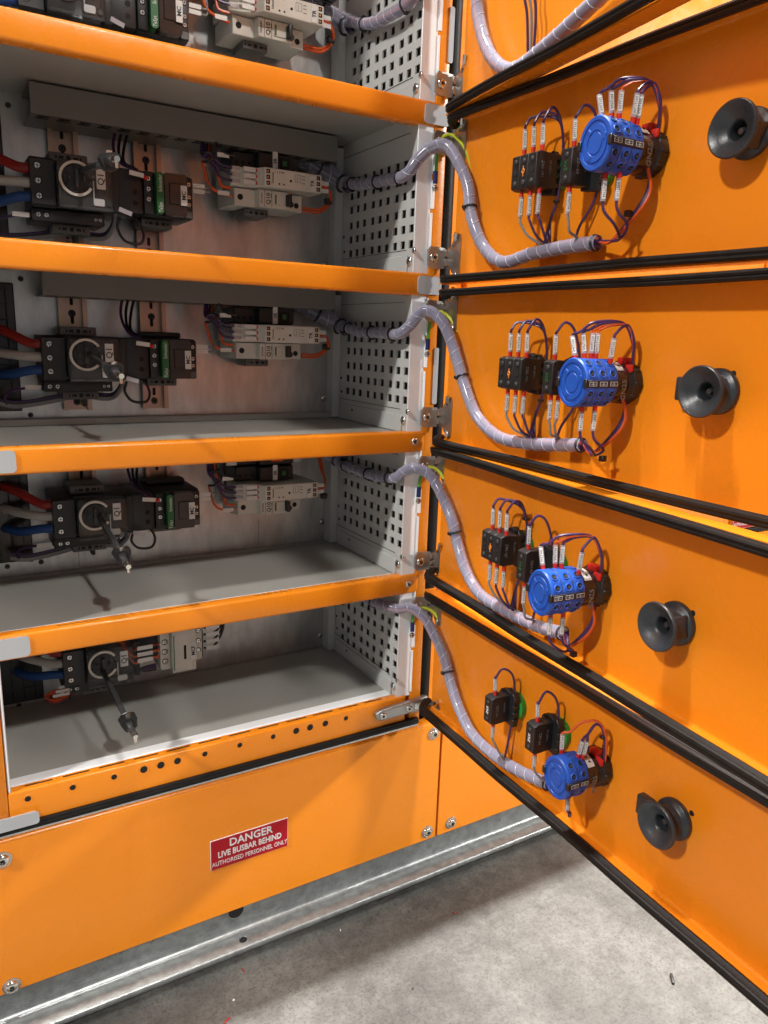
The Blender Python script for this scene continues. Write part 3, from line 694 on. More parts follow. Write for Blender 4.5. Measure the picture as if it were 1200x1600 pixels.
def ferruled(t, path_pts, colour, i, s, h, z, sgn, lean=(0, 0), tube_l=.0165, r=.00108, mark='V95T101'):
    """a wire leaving a terminal at (s,h,z) upwards (sgn 1) or downwards (sgn -1), with red ferrule and clear marker sleeve, then following path_pts (door coords)"""
    base = W(i, s, h, z); d = (W(i, s+lean[0], h+lean[1], z+sgn*.01)-base).normalized()
    p1 = base+d*.0042; p2 = p1+d*tube_l
    P = [base, p1, p2] + [W(i, *q) for q in path_pts]
    sp = spline(P, 7)
    b = MB(); b.tube(sp, r, 7); wv = b.build('wire', colour, t)
    b = MB(); b.cyl(base-d*.001, p1+d*.0005, .0016, .0019, 10); b.build('ferrule', 'red', wv)
    b = MB(); b.cyl(p1, p2, .0020, n=10, caps=False); b.build('marker_sleeve', 'mtube', wv)
    # paper marker inside, facing the room (local -y / +x)
    m = dlocal(i).to_3x3(); xd = (m @ Vector((1, 0, 0)))*.8 + (m @ Vector((0, -1, 0)))*.6; nrm = xd.normalized()
    side = nrm.cross(d).normalized(); nrm = d.cross(side) if False else side.cross(d)*-1
    if nrm.dot(xd) < 0: nrm = -nrm
    c = (p1+p2)/2 + nrm*.00212; hw, hl = .00125, tube_l*.40
    vs = [c-side*hw-d*hl, c+side*hw-d*hl, c+side*hw+d*hl, c-side*hw+d*hl]
    vs2 = [v-nrm*.0003 for v in vs]
    b = MB(); b.raw([tuple(v) for v in vs+vs2], [(0, 1, 2, 3), (7, 6, 5, 4), (0, 4, 5, 1), (1, 5, 6, 2), (2, 6, 7, 3), (3, 7, 4, 0)]); mk = b.build('wire_marker', 'label', wv)
    # printed code along the marker
    key = ('mk', mark)
    if key not in _tc:
        cu = bpy.data.curves.new('x', 'FONT'); cu.body = mark; cu.size = .0026; cu.align_x = 'CENTER'; cu.align_y = 'CENTER'; cu.extrude = .00004; cu.resolution_u = 1
        oo = bpy.data.objects.new('x', cu); COL.objects.link(oo); me = bpy.data.meshes.new_from_object(oo); bpy.data.objects.remove(oo); bpy.data.curves.remove(cu)
        me.materials.clear(); me.materials.append(M['ink']); _tc[key] = me
    oo = bpy.data.objects.new('print', _tc[key]); COL.objects.link(oo); oo.parent = mk
    yv = nrm.cross(d).normalized(); mtx = Matrix((( d.x, yv.x, nrm.x, 0), (d.y, yv.y, nrm.y, 0), (d.z, yv.z, nrm.z, 0), (0, 0, 0, 1))); mtx.translation = c+nrm*.0001
    oo.matrix_local = mtx
    return wv
def hose_z(i, s):
    dp = LO[i][2]
    for (a, za), (b_, zb_) in zip(dp, dp[1:]):
        if a <= s <= b_: return za+(zb_-za)*(s-a)/(b_-a)
    return dp[-1][1]
codes = ['V95T102', 'V96T104', 'V97T110', 'W71T103']
for i in (1, 2, 3):
    t, pts = LOOMS[i]; (s1, z1), (s2, z2) = BT[i]; ss, sz, ns = SW[i]
    for k in range(3):
        x = s1-.0108+k*.0108; gx = s1+.0125
        hz_ = hose_z(i, s1)+.002
        ferruled(t, [(x+.001, .0275, z1+.0365), (x+.004, .023, z1+.0425+.0012*k), (gx-.001+.001*k, .014, z1+.0385+.001*k), (gx+.001, .008, z1+.024), (gx, .006, z1), (gx-.002, .007, z1-.022), (s1+.007, .009, z1-.036), (s1+.003+k*.004, .011, hz_+.002)], 'purple', i, x, .0265, z1+.0138, 1, (-.0005, 0), tube_l=.0155, mark=codes[k])
        cb = ['greyw', 'purple', 'purple'][k]
        ferruled(t, [(x+.001+k*.001, .0265, z1-.038), (x+.006-k*.001, .022, z1-.048), (x+.012-k*.006, .014, hz_+.004), (x+.016-k*.008, .012, hz_)], cb, i, x, .0265, z1-.0138, -1, (0, 0), tube_l=.0155, mark=codes[(k+1) % 4])
    b = MB(); p = W(i, s1+.0115, .008, z1-.022); b.box(p.x-.0022, p.x+.0022, p.y-.0022, p.y+.0022, p.z-.0012, p.z+.0012, .0006, 1); b.build('cable_tie', 'tie', t)
    if i == 3: b = MB(); p = W(i, s1+.0135, .009, z1+.028); b.box(p.x-.0026, p.x+.0026, p.y-.0026, p.y+.0026, p.z-.0013, p.z+.0013, .0006, 1); b.build('cable_tie', 'tie', t)
    hz_ = hose_z(i, s2)+.002; xb = s2-.006
    ferruled(t, [(xb+.001, .027, z2+.036), (xb+.004, .022, z2+.0430), (xb+.008, .015, z2+.036), (xb+.0095, .008, z2+.010), (xb+.006, .006, z2-.020), (xb-.004, .010, z2-.040), (xb-.006, .012, hz_)], 'purple', i, xb, .0265, z2+.0138, 1, (-.0005, 0), tube_l=.0155, mark=codes[3])
    ferruled(t, [(xb+.001, .027, z2-.038), (xb+.001, .025, z2-.046), (xb-.001, .015, hz_+.003), (xb-.005, .012, hz_)], 'greyw', i, xb, .0275, z2-.0138, -1, (0, 0), tube_l=.0155, mark=codes[1])
    if i == 2: ferruled(t, [(xb+.002, .023, z2-.038), (xb+.001, .020, z2-.046), (xb-.006, .013, hz_)], 'greyw', i, xb+.003, .0225, z2-.0138, -1, (0, 0), tube_l=.0155, mark=codes[2])
    e_s, e_z = LO[i][2][-1]
    tops = {1: [(-.005, .046, 'purple', -.3), (-.001, .0415, 'purple', -.15), (.001, .037, 'orangew', 0), (.008, .031, 'purple', .1), (.0085, .0275, 'purple', .1)],
            2: [(-.007, .048, 'purple', -.3), (-.003, .043, 'purple', -.2), (-.001, .039, 'orangew', 0), (.001, .036, 'orangew', 0), (.0085, .029, 'purple', .1)],
            3: [(-.008, .048, 'purple', -.3), (-.003, .041, 'orangew', -.1), (-.001, .037, 'purple', 0), (.0085, .028, 'purple', .1)]}[i]
    for k, (dx, h, c_, ln) in enumerate(tops):
        z0 = sz+math.sqrt(max(0, .0174**2-(dx/.86)**2))-.0005; pk = sz+.0440-.0006*k
        ferruled(t, [(ss+dx+.001, h-.002, z0+.0215), (ss+dx*.6+.004, h-.009, pk-.001), (ss+.008+.0006*k, .019-.001*k, pk-.001), (ss+.0115+.0004*k, .0115, sz+.030), (ss+.0105+.0004*k, .007+.0008*k, sz+.018), (ss+.008, .006, sz+.006)], c_, i, ss+dx, h, z0, 1, (ln*.01, 0), tube_l=.0145, mark=codes[k % 4])
    bots = [(-.001, .043, 'purple'), (.0040, .035, 'purple')]
    for k, (dx, h, c_) in enumerate(bots):
        z0 = sz-math.sqrt(.0174**2-(dx/.86)**2)+.0005; ex = .004 if i != 1 else .010
        ferruled(t, [(ss+dx+.001, h-.002, z0-.026), (ss+dx+.002-.001*k, h-.012, z0-.0335), ((ss+e_s)/2+ex, .018, e_z-(.006 if i > 1 else .001)), (e_s+.005, .012, e_z), (e_s-.004, .011, e_z)], c_, i, ss+dx, h, z0, -1, (0, 0), tube_l=.0145, mark=codes[k+1])
    for k in range(3):
        b = MB(); b.tube(spline([W(i, ss+.008, .008+.002*k, sz-.010), W(i, ss+.008+.0015*k, .010, sz-.026), W(i, ss+.002+.002*k, .014, sz-.040), W(i, (ss+e_s)/2, .015, e_z-(.005 if i > 1 else .001)), W(i, e_s, .011, e_z)], 7), .00115, 7); b.build('wire', ['purple', 'purple', 'orangew'][k], t)
    p = W(i, ss+.000, .018, e_z-(.007 if i > 1 else -.016)); b = MB(); b.box(p.x-.0024, p.x+.0024, p.y-.0024, p.y+.0024, p.z-.0022, p.z+.0022, .0006, 1); b.build('cable_tie', 'tie', t)
i = 4; t, pts = LOOMS[4]; (s1, z1), (s2, z2) = BT[4]; ss, sz, ns = SW[4]
for s_, z_, k in ((s1, z1, 0), (s2, z2, 1)):
    hz_ = hose_z(4, s_+.006)+.002
    ferruled(t, [(s_-.001, .027, z_+.032), (s_+.002, .022, z_+.0410+.002*k), (s_+.006, .013, z_+.034), (s_+.005, .008, z_+.010), (s_+.002, .007, z_-.018), (s_, .010, hz_+.002)], 'purple', 4, s_-.002, .0255, z_+.0138, 1, (-.001, 0), tube_l=.0125, mark=codes[k])
    ferruled(t, [(s_+.001, .024, z_-.036), (s_+.004, .015, hz_+.002), (s_+.008, .012, hz_-.001)], 'greyw', 4, s_-.002, .0255, z_-.0138, -1, (0, 0), tube_l=.012, mark=codes[k+2])
ferruled(t, [(ss-.003, .033, sz+.036), (ss+.002, .026, sz+.045), (ss+.010, .016, sz+.0470), (ss+.014, .010, sz+.032), (ss+.011, .006, sz+.006)], 'orangew', 4, ss-.007, .036, sz+.0150, 1, (-.0005, 0), tube_l=.0135, mark=codes[1])
for k in range(2):
    ferruled(t, [(ss+.008, .024, sz+.038), (ss+.0095, .018, sz+.0455), (ss+.0125, .012, sz+.038), (ss+.0115, .007, sz+.010)], 'purple', 4, ss+.004+.002*k, .029-.003*k, sz+.0160, 1, (.002, 0), tube_l=.0135, mark=codes[2])
b = MB(); p = W(4, ss+.012, .012, sz+.034); b.box(p.x-.0022, p.x+.0022, p.y-.0022, p.y+.0022, p.z-.0013, p.z+.0013, .0006, 1); b.build('cable_tie', 'tie', t)
ferruled(t, [(ss+.001, .028, sz-.036), (ss-.004, .024, sz-.0430), (ss-.018, .014, sz-.036), (ss-.030, .010, sz-.026)], 'purple', 4, ss+.001, .032, sz-.0168, -1, (0, 0), tube_l=.0115, mark=codes[3])
# top door: a few wires coming down onto its loom
t, pts = LOOMS[0]
for k, (s_, c_) in enumerate(((.140, 'purple'), (.146, 'greyw'), (.152, 'purple'))):
    b = MB(); b.tube(spline([W(0, s_+.006, .022, .405), W(0, s_, .020, .37), W(0, s_+.003, .015, .345), W(0, s_+.004-.002*k, .012, hose_z(0, s_))], 8), .00115, 7); b.build('wire', c_, t)

# earth wires
EW = {1: [(-.0038, -.002, .2500), (-.0030, -.003, .270), (.0014, -.005, .2853), (.0093, -.012, .2855), (.0144, -.025, .2714), (.0158, -.035, .2512), (.0160, -.037, .235)],
      2: [(-.0041, -.002, .0908), (-.0038, -.003, .106), (.0019, -.005, .1215), (.0110, -.012, .1188), (.0152, -.025, .1048), (.0158, -.035, .0862), (.0158, -.037, .076)],
      3: [(-.0072, -.002, -.0632), (-.0065, -.003, -.050), (-.0013, -.005, -.0380), (.0100, -.012, -.0415), (.0144, -.025, -.0595), (.0142, -.035, -.0746), (.0142, -.037, -.084)],
      4: [(-.0079, -.002, -.2162), (-.0075, -.003, -.203), (-.0013, -.005, -.1950), (.0107, -.012, -.1992), (.0150, -.025, -.2104), (.0145, -.035, -.2252), (.0140, -.037, -.236)]}
for i, P in EW.items():
    t = thing('earth_wire', 'green and yellow earth wire with blue lug arching to the ' + LN[i] + ' door', 'earth wire', group='earth wires')
    sp = spline([Vector(p) for p in P], 8); k = len(sp)//3
    b = MB(); b.tube(sp[:k], .0016, 8); b.build('wire', 'ygg', t)
    b = MB(); b.tube(sp[k-1:], .0016, 8); b.build('wire', 'yg', t)
    p = Vector(P[0]); b = MB(); b.cyl(p+Vector((0, 0, .004)), p+Vector((0, 0, -.007)), .0024, n=12); b.build('lug_sleeve', 'navy', t)
    b = MB(); b.lathe([(.0030, -.001), (.0030, .001), (.0001, .001)], (p.x, p.y, p.z-.0115), n=14); b.build('lug', 'steel', t)
    screw(t, p.x, p.y-.001, p.z-.0115, .0026)
# screw holes on flange below lugs
# ================================================================ COMPARTMENT DEVICES
RO = {0: .3090, 1: .1530, 2: 0., 3: -.1540, 4: -.3100}
CN = ['in the cut-off top compartment', 'below the first orange rail', 'below the second orange rail', 'below the third orange rail', 'in the lowest compartment']
# DIN rails
def din(name, x, z0, z1, label, gp='mounting rails on the back plate'):
    t = thing('mounting_rail', label, 'mounting rail', (x, YB, (z0+z1)/2), group=gp); h = (z1-z0)/2
    b = MB(); b.prism([(-.0135, -.0075), (-.0135, -.0085), (-.0092, -.0085), (-.0092, -.0012), (.0092, -.0012), (.0092, -.0085), (.0135, -.0085), (.0135, -.0075), (.0102, -.0075), (.0102, -.0001), (-.0102, -.0001), (-.0102, -.0075)], -h, h, 'z')
    b.build('rail_profile', 'zinc', t)
    for z in (h-.018, -h+.008):
        screw(t, 0, -.0013, z, .0036, m='dgrey')
    b = MB()
    for k in range(int((2*h)/.018)):
        z = -h+.018+k*.018
        if abs(z-(h-.018)) > .006 and abs(z+h-.008) > .006 and abs(z) > .0: b.prism(rrect(-.0016, .0016, z-.0042, z+.0042, .0015), -.0015, -.0013)
    b.build('slot', 'dark', t); return t
for r in range(5):
    o = RO[r]; zt_ = o+(.126 if r in (1, 2, 0) else .140)
    if r == 4: zt_ = o+.14
    din('a', -.3175, o+(.012 if r < 3 else .026), zt_, 'yellow-zinc mounting rail behind the motor breaker ' + CN[r])
    din('b', -.2390, o+(.012 if r < 3 else .030), zt_, 'yellow-zinc mounting rail behind the contactor ' + CN[r])
    if r == 3: din('c', -.1330, o+.050, zt_, 'yellow-zinc mounting rail behind the timer relay ' + CN[r])

def qlabel(parent, s, x0, x1, z0, z1, y, size, bold=.0):
    b = MB(); b.box(x0, x1, y-.0006, y, z0, z1, .0002, 1); o = b.build('name_label', 'label', parent)
    text(s, size, ((x0+x1)/2, y-.0008, (z0+z1)/2), 'ink', o, 'label_text', spin=math.pi/2, bold=bold)
def dinfoot(parent, x0, x1, z0, z1, y0=-.040):
    b = MB(); b.box(x0, x1, y0, -.004, z0, z1, .0012, 2); o = b.build('rail_clip', 'mgrey', parent)
    xm, zm = (x0+x1)/2, (z0+z1)/2
    b = MB()
    for dx, w_ in ((-.0105, .0008), (-.0062, .0020), (.0062, .0020), (.0105, .0008)): b.box(xm+dx-w_, xm+dx+w_, y0-.0001, y0+.0006, zm-.0012, zm+.0012)
    b.cyl((xm, y0-.0001, zm), (xm, y0+.0006, zm), .0020, n=12); b.build('slot', 'dark', o)
def termscrew(parent, x, y, z, r=.0026):
    b = MB(); b.cyl((x, y-.0002, z), (x, y+.001, z), r*1.25, n=16); b.build('terminal_well', 'dark', parent)
    b = MB(); b.lathe([(r, y-.0003), (r*.8, y-.0007), (.0001, y-.0007)], (x, 0, z), n=14); o = b.build('terminal_screw', 'steel', parent)
    b = MB(); b.box(x-r*.7, x+r*.7, y-.0008, y-.0006, z-.0003, z+.0003); b.box(x-.0003, x+.0003, y-.0008, y-.0006, z-r*.7, z+r*.7); b.build('screw_slot', 'dark', o)

rodtip = {1: (-.3104, .2190), 2: (-.3143, .0579), 3: (-.3156, -.1006), 4: (-.3162, -.2587)}
rodbase = {1: (-.3141, .2304), 2: (-.3172, .0712), 3: (-.3153, -.0835), 4: (-.3203, -.2459)}
def breaker(r):
    zc = {0: .0660, 1: .0665, 2: .0665, 3: .0665, 4: .0655}[r]+RO[r]
    t = thing('motor_breaker', 'dark circuit breaker with white-ringed knob, Q1 label ' + CN[r], 'circuit breaker', (-.320, YB-.0085, zc), group='motor circuit breakers')
    yf = -.055
    b = MB(); b.box(-.0150, .0360, -.048, -.002, -.0205, .0200, .0012, 2); b.box(.0335, .0400, -.058, -.002, -.0200, .0185, .001, 2); b.build('breaker_body', 'black', t)
    b = MB(); b.prism([(-.0002, -.0215), (-.052, -.0215), (yf, -.0190), (yf, .0180), (-.052, .0200), (-.0002, .0200)], -.0345, -.0152, 'x'); tb = b.build('terminal_block', 'black', t)
    for z in (.0125, .0, -.0125): termscrew(tb, -.0285, yf, z)
    b = MB(); b.box(-.0345, .0280, -.046, -.002, -.0322, -.0218, .0012, 2); ax = b.build('auxiliary_contact', 'black', t)
    for x in (-.0290, -.0222): termscrew(ax, x, -.046, -.0270, .0021)
    for x in (.0200, .0240): termscrew(ax, x, -.046, -.0270, .0016)
    dinfoot(t, -.0165, .0165, .0205, .0285, -.040); dinfoot(t, -.0165, .0165, -.0405, -.0325, -.036)
    # clear cover with chamfer
    b = MB(); b.box(-.0140, .0330, -.0655, -.0482, -.0195, .0190, .0030, 2); cv = b.build('clear_cover', 'clear', t)
    b = MB(); b.box(-.0135, .0325, -.0665, -.0640, -.0215, -.0185, .0008, 1); b.box(-.0138, -.0120, -.0662, -.0490, -.0180, .0175, .0005, 1); b.build('cover_rim', 'clear', cv)
    for x, z in ((.0285, -.0150), (.0285, .0150)): b = MB(); b.cyl((x, -.0662, z), (x, -.0645, z), .0022, n=14); b.build('cover_plug', 'black', cv)
    # knob and ring
    kx, kz = .0015, .0035
    b = MB(); b.cyl((kx, -.0672, kz), (kx, -.0500, kz), .0108, n=28)
    for k in range(7):
        a = 2*math.pi*k/7; b.box(kx+math.cos(a)*.0102-.0016, kx+math.cos(a)*.0102+.0016, -.0672, -.060, kz+math.sin(a)*.0102-.0016, kz+math.sin(a)*.0102+.0016, .0004, 1)
    b.build('knob', 'black', t)
    b = MB(); g0, g1 = math.radians(35), math.radians(330); prof = [(.0148, -.0655), (.0148, -.0678), (.0126, -.0678), (.0126, -.0655)]
    b.lathe(prof, (kx, 0, kz), n=30, closed=True, a0=g0, a1=g1)
    o = b.build('white_ring', 'cream', t)
    b = MB(); b.box(kx-.0016, kx+.0016, -.0700, -.0670, kz-.0075, kz+.0075, .0005, 1); b.box(kx-.0070, kx-.0050, -.0695, -.0670, kz-.0022, kz+.0022, .0005, 1); b.box(kx+.0050, kx+.0070, -.0695, -.0670, kz-.0022, kz+.0022, .0005, 1); b.build('socket', 'dgrey', t)
    qlabel(t, 'Q1', .0185, .0262, -.0030, .0140, -.0657, .0080, .0001)
    b = MB(); b.box(.0150, .0160, -.0675, -.0656, -.0120, .0030, .0002, 1); b.prism(rrect(.0150, .0245, -.0175, -.0115, .0015), -.0675, -.0656); b.build('locking_tab', 'ltgrey', t)
    if r in rodtip:
        loc = Vector(t.location); yb_ = .106
        p0 = Vector((rodbase[r][0], yb_, rodbase[r][1]))-loc; p1 = Vector((rodtip[r][0], -.030, rodtip[r][1]))-loc; d = (p1-p0)
        ra = p0+d*.0; rb = p0+d*.80; rc = p0+d*.90; 
        b = MB(); b.cyl(ra, rb, .0030, n=4); shf = b.build('extension_shaft', 'dgrey', t, sharp=20)
        dn_ = d.normalized(); q = dn_.to_track_quat('-Y', 'Z').to_matrix().to_4x4()
        c0 = p0+d*.77
        b = MB(); b.lathe([(.0001, 0), (.0050, 0), (.0054, -.003), (.0054, -.005)], n=16); o = b.build('clear_bush', 'clip', shf); o.matrix_local = Matrix.Translation(p0+d*.745) @ q
        b = MB(); b.prism([(-.0095, .0015), (-.0068, .0062), (.0040, .0082), (.0085, .0070), (.0085, -.0040), (.0030, -.0090), (-.0040, -.0085), (-.0068, -.0040)], -.0130, 0); b.lathe([(.0062, -.0130), (.0050, -.0190), (.0034, -.0215), (.0001, -.0215)], n=16)
        o = b.build('coupling', 'black', shf); o.matrix_local = Matrix.Translation(c0) @ q @ Matrix.Scale(.82, 4)
        b = MB(); b.cyl((.0005, -.006, .0070), (.0005, -.006, .0096), .0034, n=16); b.cyl((.0005, -.006, .0096), (.0005, -.006, .0100), .0018, n=6); sc = b.build('clamp_screw', 'chrome', o)
        b = MB(); b.lathe([(.0036, -.0150), (.0038, -.0170), (.0030, -.0185)], n=16, closed=False); b.build('washer', 'steel', o)
        b = MB(); b.cyl(p0+d*.85, p1-dn_*.004, .0028, n=12); b.build('shaft_nose', 'dgrey', shf)
        b = MB(); b.cyl(p1-dn_*.006, p1, .0030, .0022, n=14); b.cyl(p1-dn_*.003+Vector((0, 0, .0)), p1-dn_*.003+Vector((.0005, 0, -.0062)), .0014, n=10); b.build('nickel_pin', 'chrome', shf)
    return t
for r in range(5): breaker(r)

def contactor(r):
    zc = .0665+RO[r]
    t = thing('contactor', 'black contactor with green stripe and MC label ' + CN[r], 'contactor', (-.246, YB-.0085, zc), group='black contactors')
    b = MB(); b.box(-.0350, -.0125, -.057, -.002, -.0190, .0195, .0014, 2); a = b.build('auxiliary_block', 'black', t)
    for z in (.0, -.0100): b = MB(); b.cyl((-.020, -.0573, z), (-.020, -.056, z), .0024, n=14); b.build('terminal_well', 'dark', a)
    b = MB(); b.box(-.0122, .0350, -.052, -.002, -.0195, .0200, .0012, 2); b.box(-.0122, -.0030, -.0600, -.050, -.0185, .0190, .001, 2); b.box(.0268, .0350, -.0560, -.050, -.0190, .0185, .001, 2)
    b.box(-.0120, .0300, -.0200, -.002, .0200, .0260, .002, 2); body = b.build('contactor_body', 'black', t)
    for z in (.0125, .0035, -.0055):
        termscrew(body, -.0080, -.0600, z, .0022)
    for z in (.0125, .0010, -.0060): termscrew(body, .0312, -.0560, z, .0020)
    b = MB(); b.prism(rrect(-.0022, .0042, -.0180, .0185, .0026), -.0672, -.0520); g = b.build('green_stripe', 'greenstrip', t)
    text('Schneider', .0046, (.0011, -.0674, .0085), 'wprint', g, 'lettering', spin=math.pi/2, sx=.82)
    text('TeSys', .0046, (.0011, -.0674, -.0125), 'wprint', g, 'lettering', spin=math.pi/2, sx=.82)
    b = MB(); b.prism(rrect(.0056, .0262, -.0185, .0190, .0020), -.0655, -.0500); b.box(.0095, .0225, -.0668, -.0650, -.0085, .0105, .0008, 1); cvr = b.build('front_cover', 'brown', t)
    b = MB(); b.box(.0272, .0340, -.0570, -.0558, -.0182, -.0118, .0004, 1); b.build('code_patch', 'mgrey', t)
    qlabel(t, 'MC', .0200, .0262, -.0090, .0090, -.0670, .0054, .0001)
    dinfoot(t, -.0100, .0200, -.0275, -.0197, -.036)
    return t
for r in range(4): contactor(r)
# cream contactor in the lowest compartment
t = thing('contactor', 'cream contactor with MCF label and green line ' + CN[4], 'contactor', (-.240, YB-.0085, .0665+RO[4]))
b = MB(); b.box(-.0190, .0280, -.050, -.002, -.0195, .0240, .0012, 2); b.box(-.0190, -.0085, -.0600, -.048, -.0195, .0240, .001, 2); b.box(.0185, .0280, -.0560, -.048, -.0160, .0240, .001, 2); b.box(-.0080, .0180, -.0670, -.048, -.0225, .0250, .0014, 2); bd = b.build('contactor_body', 'cream', t)
for z in (.0125, .0015, -.0095): termscrew(bd, -.0140, -.0600, z, .0027)
for z in (.0180, .0060, -.0050): termscrew(bd, .0235, -.0560, z, .0024)
b = MB(); b.box(-.0066, -.0056, -.0674, -.0669, -.019, .021); b.build('green_line', 'greenstrip', bd)
b = MB(); b.box(.0045, .0070, -.0674, -.0669, -.008, .008); b.build('coil_window', 'dark', bd)
qlabel(t, 'MCF', .0110, .0180, -.0095, .0105, -.0672, .0056, .0001)
b = MB(); b.box(.0282, .0310, -.050, -.006, -.018, .022, .0008, 1); b.build('end_plate', 'black', t)
b = MB(); b.box(-.0420, -.0192, -.050, -.006, -.0060, .020, .001, 1); b.build('side_block', 'black', t)
# control wires left of it
cw = thing('control_wires', 'orange and purple control wires tied together left of the cream contactor', 'wires')
for k, (x, z, c_) in enumerate(((-.262, -.240, 'orangew'), (-.262, -.247, 'orangew'), (-.262, -.2330, 'redc'))):
    sp = spline([(-.302+.003*k, .12, -.205), (-.297+.003*k, .112, -.228-.004*k), (-.286, .108, z-.002), (-.275, .106, z), (x+.002, .106, z+.001)], 8)
    b = MB(); b.tube(sp, .0014, 7); wv = b.build('wire', c_, cw)
    b = MB(); b.box(-.283, -.267, .1040, .1045, z-.002, z+.0024); b.build('wire_marker', 'label', wv)
for k in range(4):
    b = MB(); b.tube(spline([(-.300, .125, -.235-.003*k), (-.289, .115, -.254-.003*k), (-.276, .112, -.262+.001*k), (-.262, .112, -.2635+.002*k)], 8), .0013, 7); b.build('wire', 'purple' if k % 2 else 'blackw', cw)
cw = thing('control_wires', 'orange control wires with paper markers tied beside the lowest Q1 breaker', 'wires')
for k in range(3):
    b = MB(); b.tube(spline([(-.351, .118, -.272+.003*k), (-.362, .125, -.272-.002*k), (-.371, .135, -.281), (-.362, .14, -.289-.0015*k), (-.345, .14, -.284-.0015*k), (-.330, .135, -.276)], 8), .0014, 7); wv = b.build('wire', 'orangew' if k < 2 else 'redc', cw)
    b = MB(); b.box(-.366+.003*k, -.350, .1165, .1170, -.2755+.0042*k, -.2725+.0042*k); b.build('wire_marker', 'label', wv)
b = MB(); b.tube([(-.347, .14+.005*math.cos(q), -.2865+.005*math.sin(q)) for q in [k*math.pi/6 for k in range(13)]], .0012, 6, False); b.build('cable_tie', 'tie', cw)
cw = thing('control_wires', 'black tied wires with markers right of the cream contactor', 'wires')
for k in range(4):
    b = MB(); b.tube(spline([(-.209, .112, -.225-.008*k), (-.197, .115, -.226-.008*k), (-.184, .12, -.220-.004*k), (-.180, .13, -.200), (-.184, .14, -.175)], 8), .0013, 7); wv = b.build('wire', 'blackw', cw)
    b = MB(); b.box(-.207, -.192, .1105, .1110, -.2275-.008*k, -.2232-.008*k); b.build('wire_marker', 'label', wv)
b = MB(); b.box(-.184, -.177, .117, .123, -.214, -.209, .001, 1); b.build('cable_tie', 'tie', cw)

def timer(r):
    dz = -.0170 if r == 3 else 0
    t = thing('timer_relay', 'cream timer relay with TR label and red-tipped wires ' + CN[r], 'timer relay', (-.120, YB-.0085, .0945+RO[r]+dz), group='timer relays')
    b = MB(); b.prism([(-.050, -.002), (-.050, -.048), (-.028, -.0505), (-.0200, -.0650), (.0430, -.0650), (.0430, -.0400), (.038, -.002)], -.0090, .0090, 'z')
    o = b.build('relay_body', 'cream', t); bv = o.modifiers.new('bevel', 'BEVEL'); bv.width = .0010; bv.segments = 2; bv.limit_method = 'ANGLE'
    for z in (.0055, 0, -.0055):
        for x in (-.0165, .0390):
            b = MB(); b.box(x-.0019, x+.0019, -.0652, -.0640, z-.0019, z+.0019); q = b.build('terminal_well', 'dark', o)
            b = MB(); b.box(x-.0012, x+.0006, -.0656, -.0650, z-.0010, z+.0008, .0002, 1); b.build('terminal_screw', 'zinc', q)
    for x, z, rr_ in ((-.0045, -.0052, .0009), (.0005, -.0052, .0009), (.0080, -.0010, .0013)): b = MB(); b.cyl((x, -.0653, z), (x, -.0640, z), rr_, n=12); b.build('indicator', 'dark', o)
    text('Schneider', .0030, (-.0115, -.0652, .0), 'ink', o, 'lettering', spin=math.pi/2, sx=.9)
    text('1 2 3 W', .0032, (-.0045, -.0652, .0055), 'ink', o, 'lettering')
    b = MB()
    for (x0, x1, z0, z1) in ((.0125, .0190, .0055, .0058), (.0125, .0190, -.0015, -.0012), (.0125, .0128, -.0015, .0055), (.0187, .0190, -.0015, .0055), (.0150, .0153, -.0010, .004), (.0205, .0240, .0045, .0052), (.0205, .0240, .0015, .0022), (.0205, .0240, -.0022, -.0015)): b.box(x0, x1, -.0652, -.0649, z0, z1)
    b.build('print', 'gprint', o)
    qlabel(t, 'TR', .0290, .0350, -.0080, .0070, -.0652, .0054, .0001)
    # wires into the left terminals
    for k, z in enumerate((.0065, .0005, -.0055)):
        b = MB(); b.cyl((-.0215, -.056, z), (-.0262, -.0535, z), .0021, n=10); f1 = b.build('ferrule', 'red', t)
        b = MB(); b.box(-.0390, -.0262, -.0560, -.0552, z-.0021, z+.0021, .0002, 1); b.build('wire_marker', 'label', f1)
        b = MB(); b.box(-.0490, -.0405, -.0500, -.0492, z-.0012, z+.0024, .0002, 1); b.build('wire_marker', 'mtube', f1)
    return t
for r in range(4): timer(r)
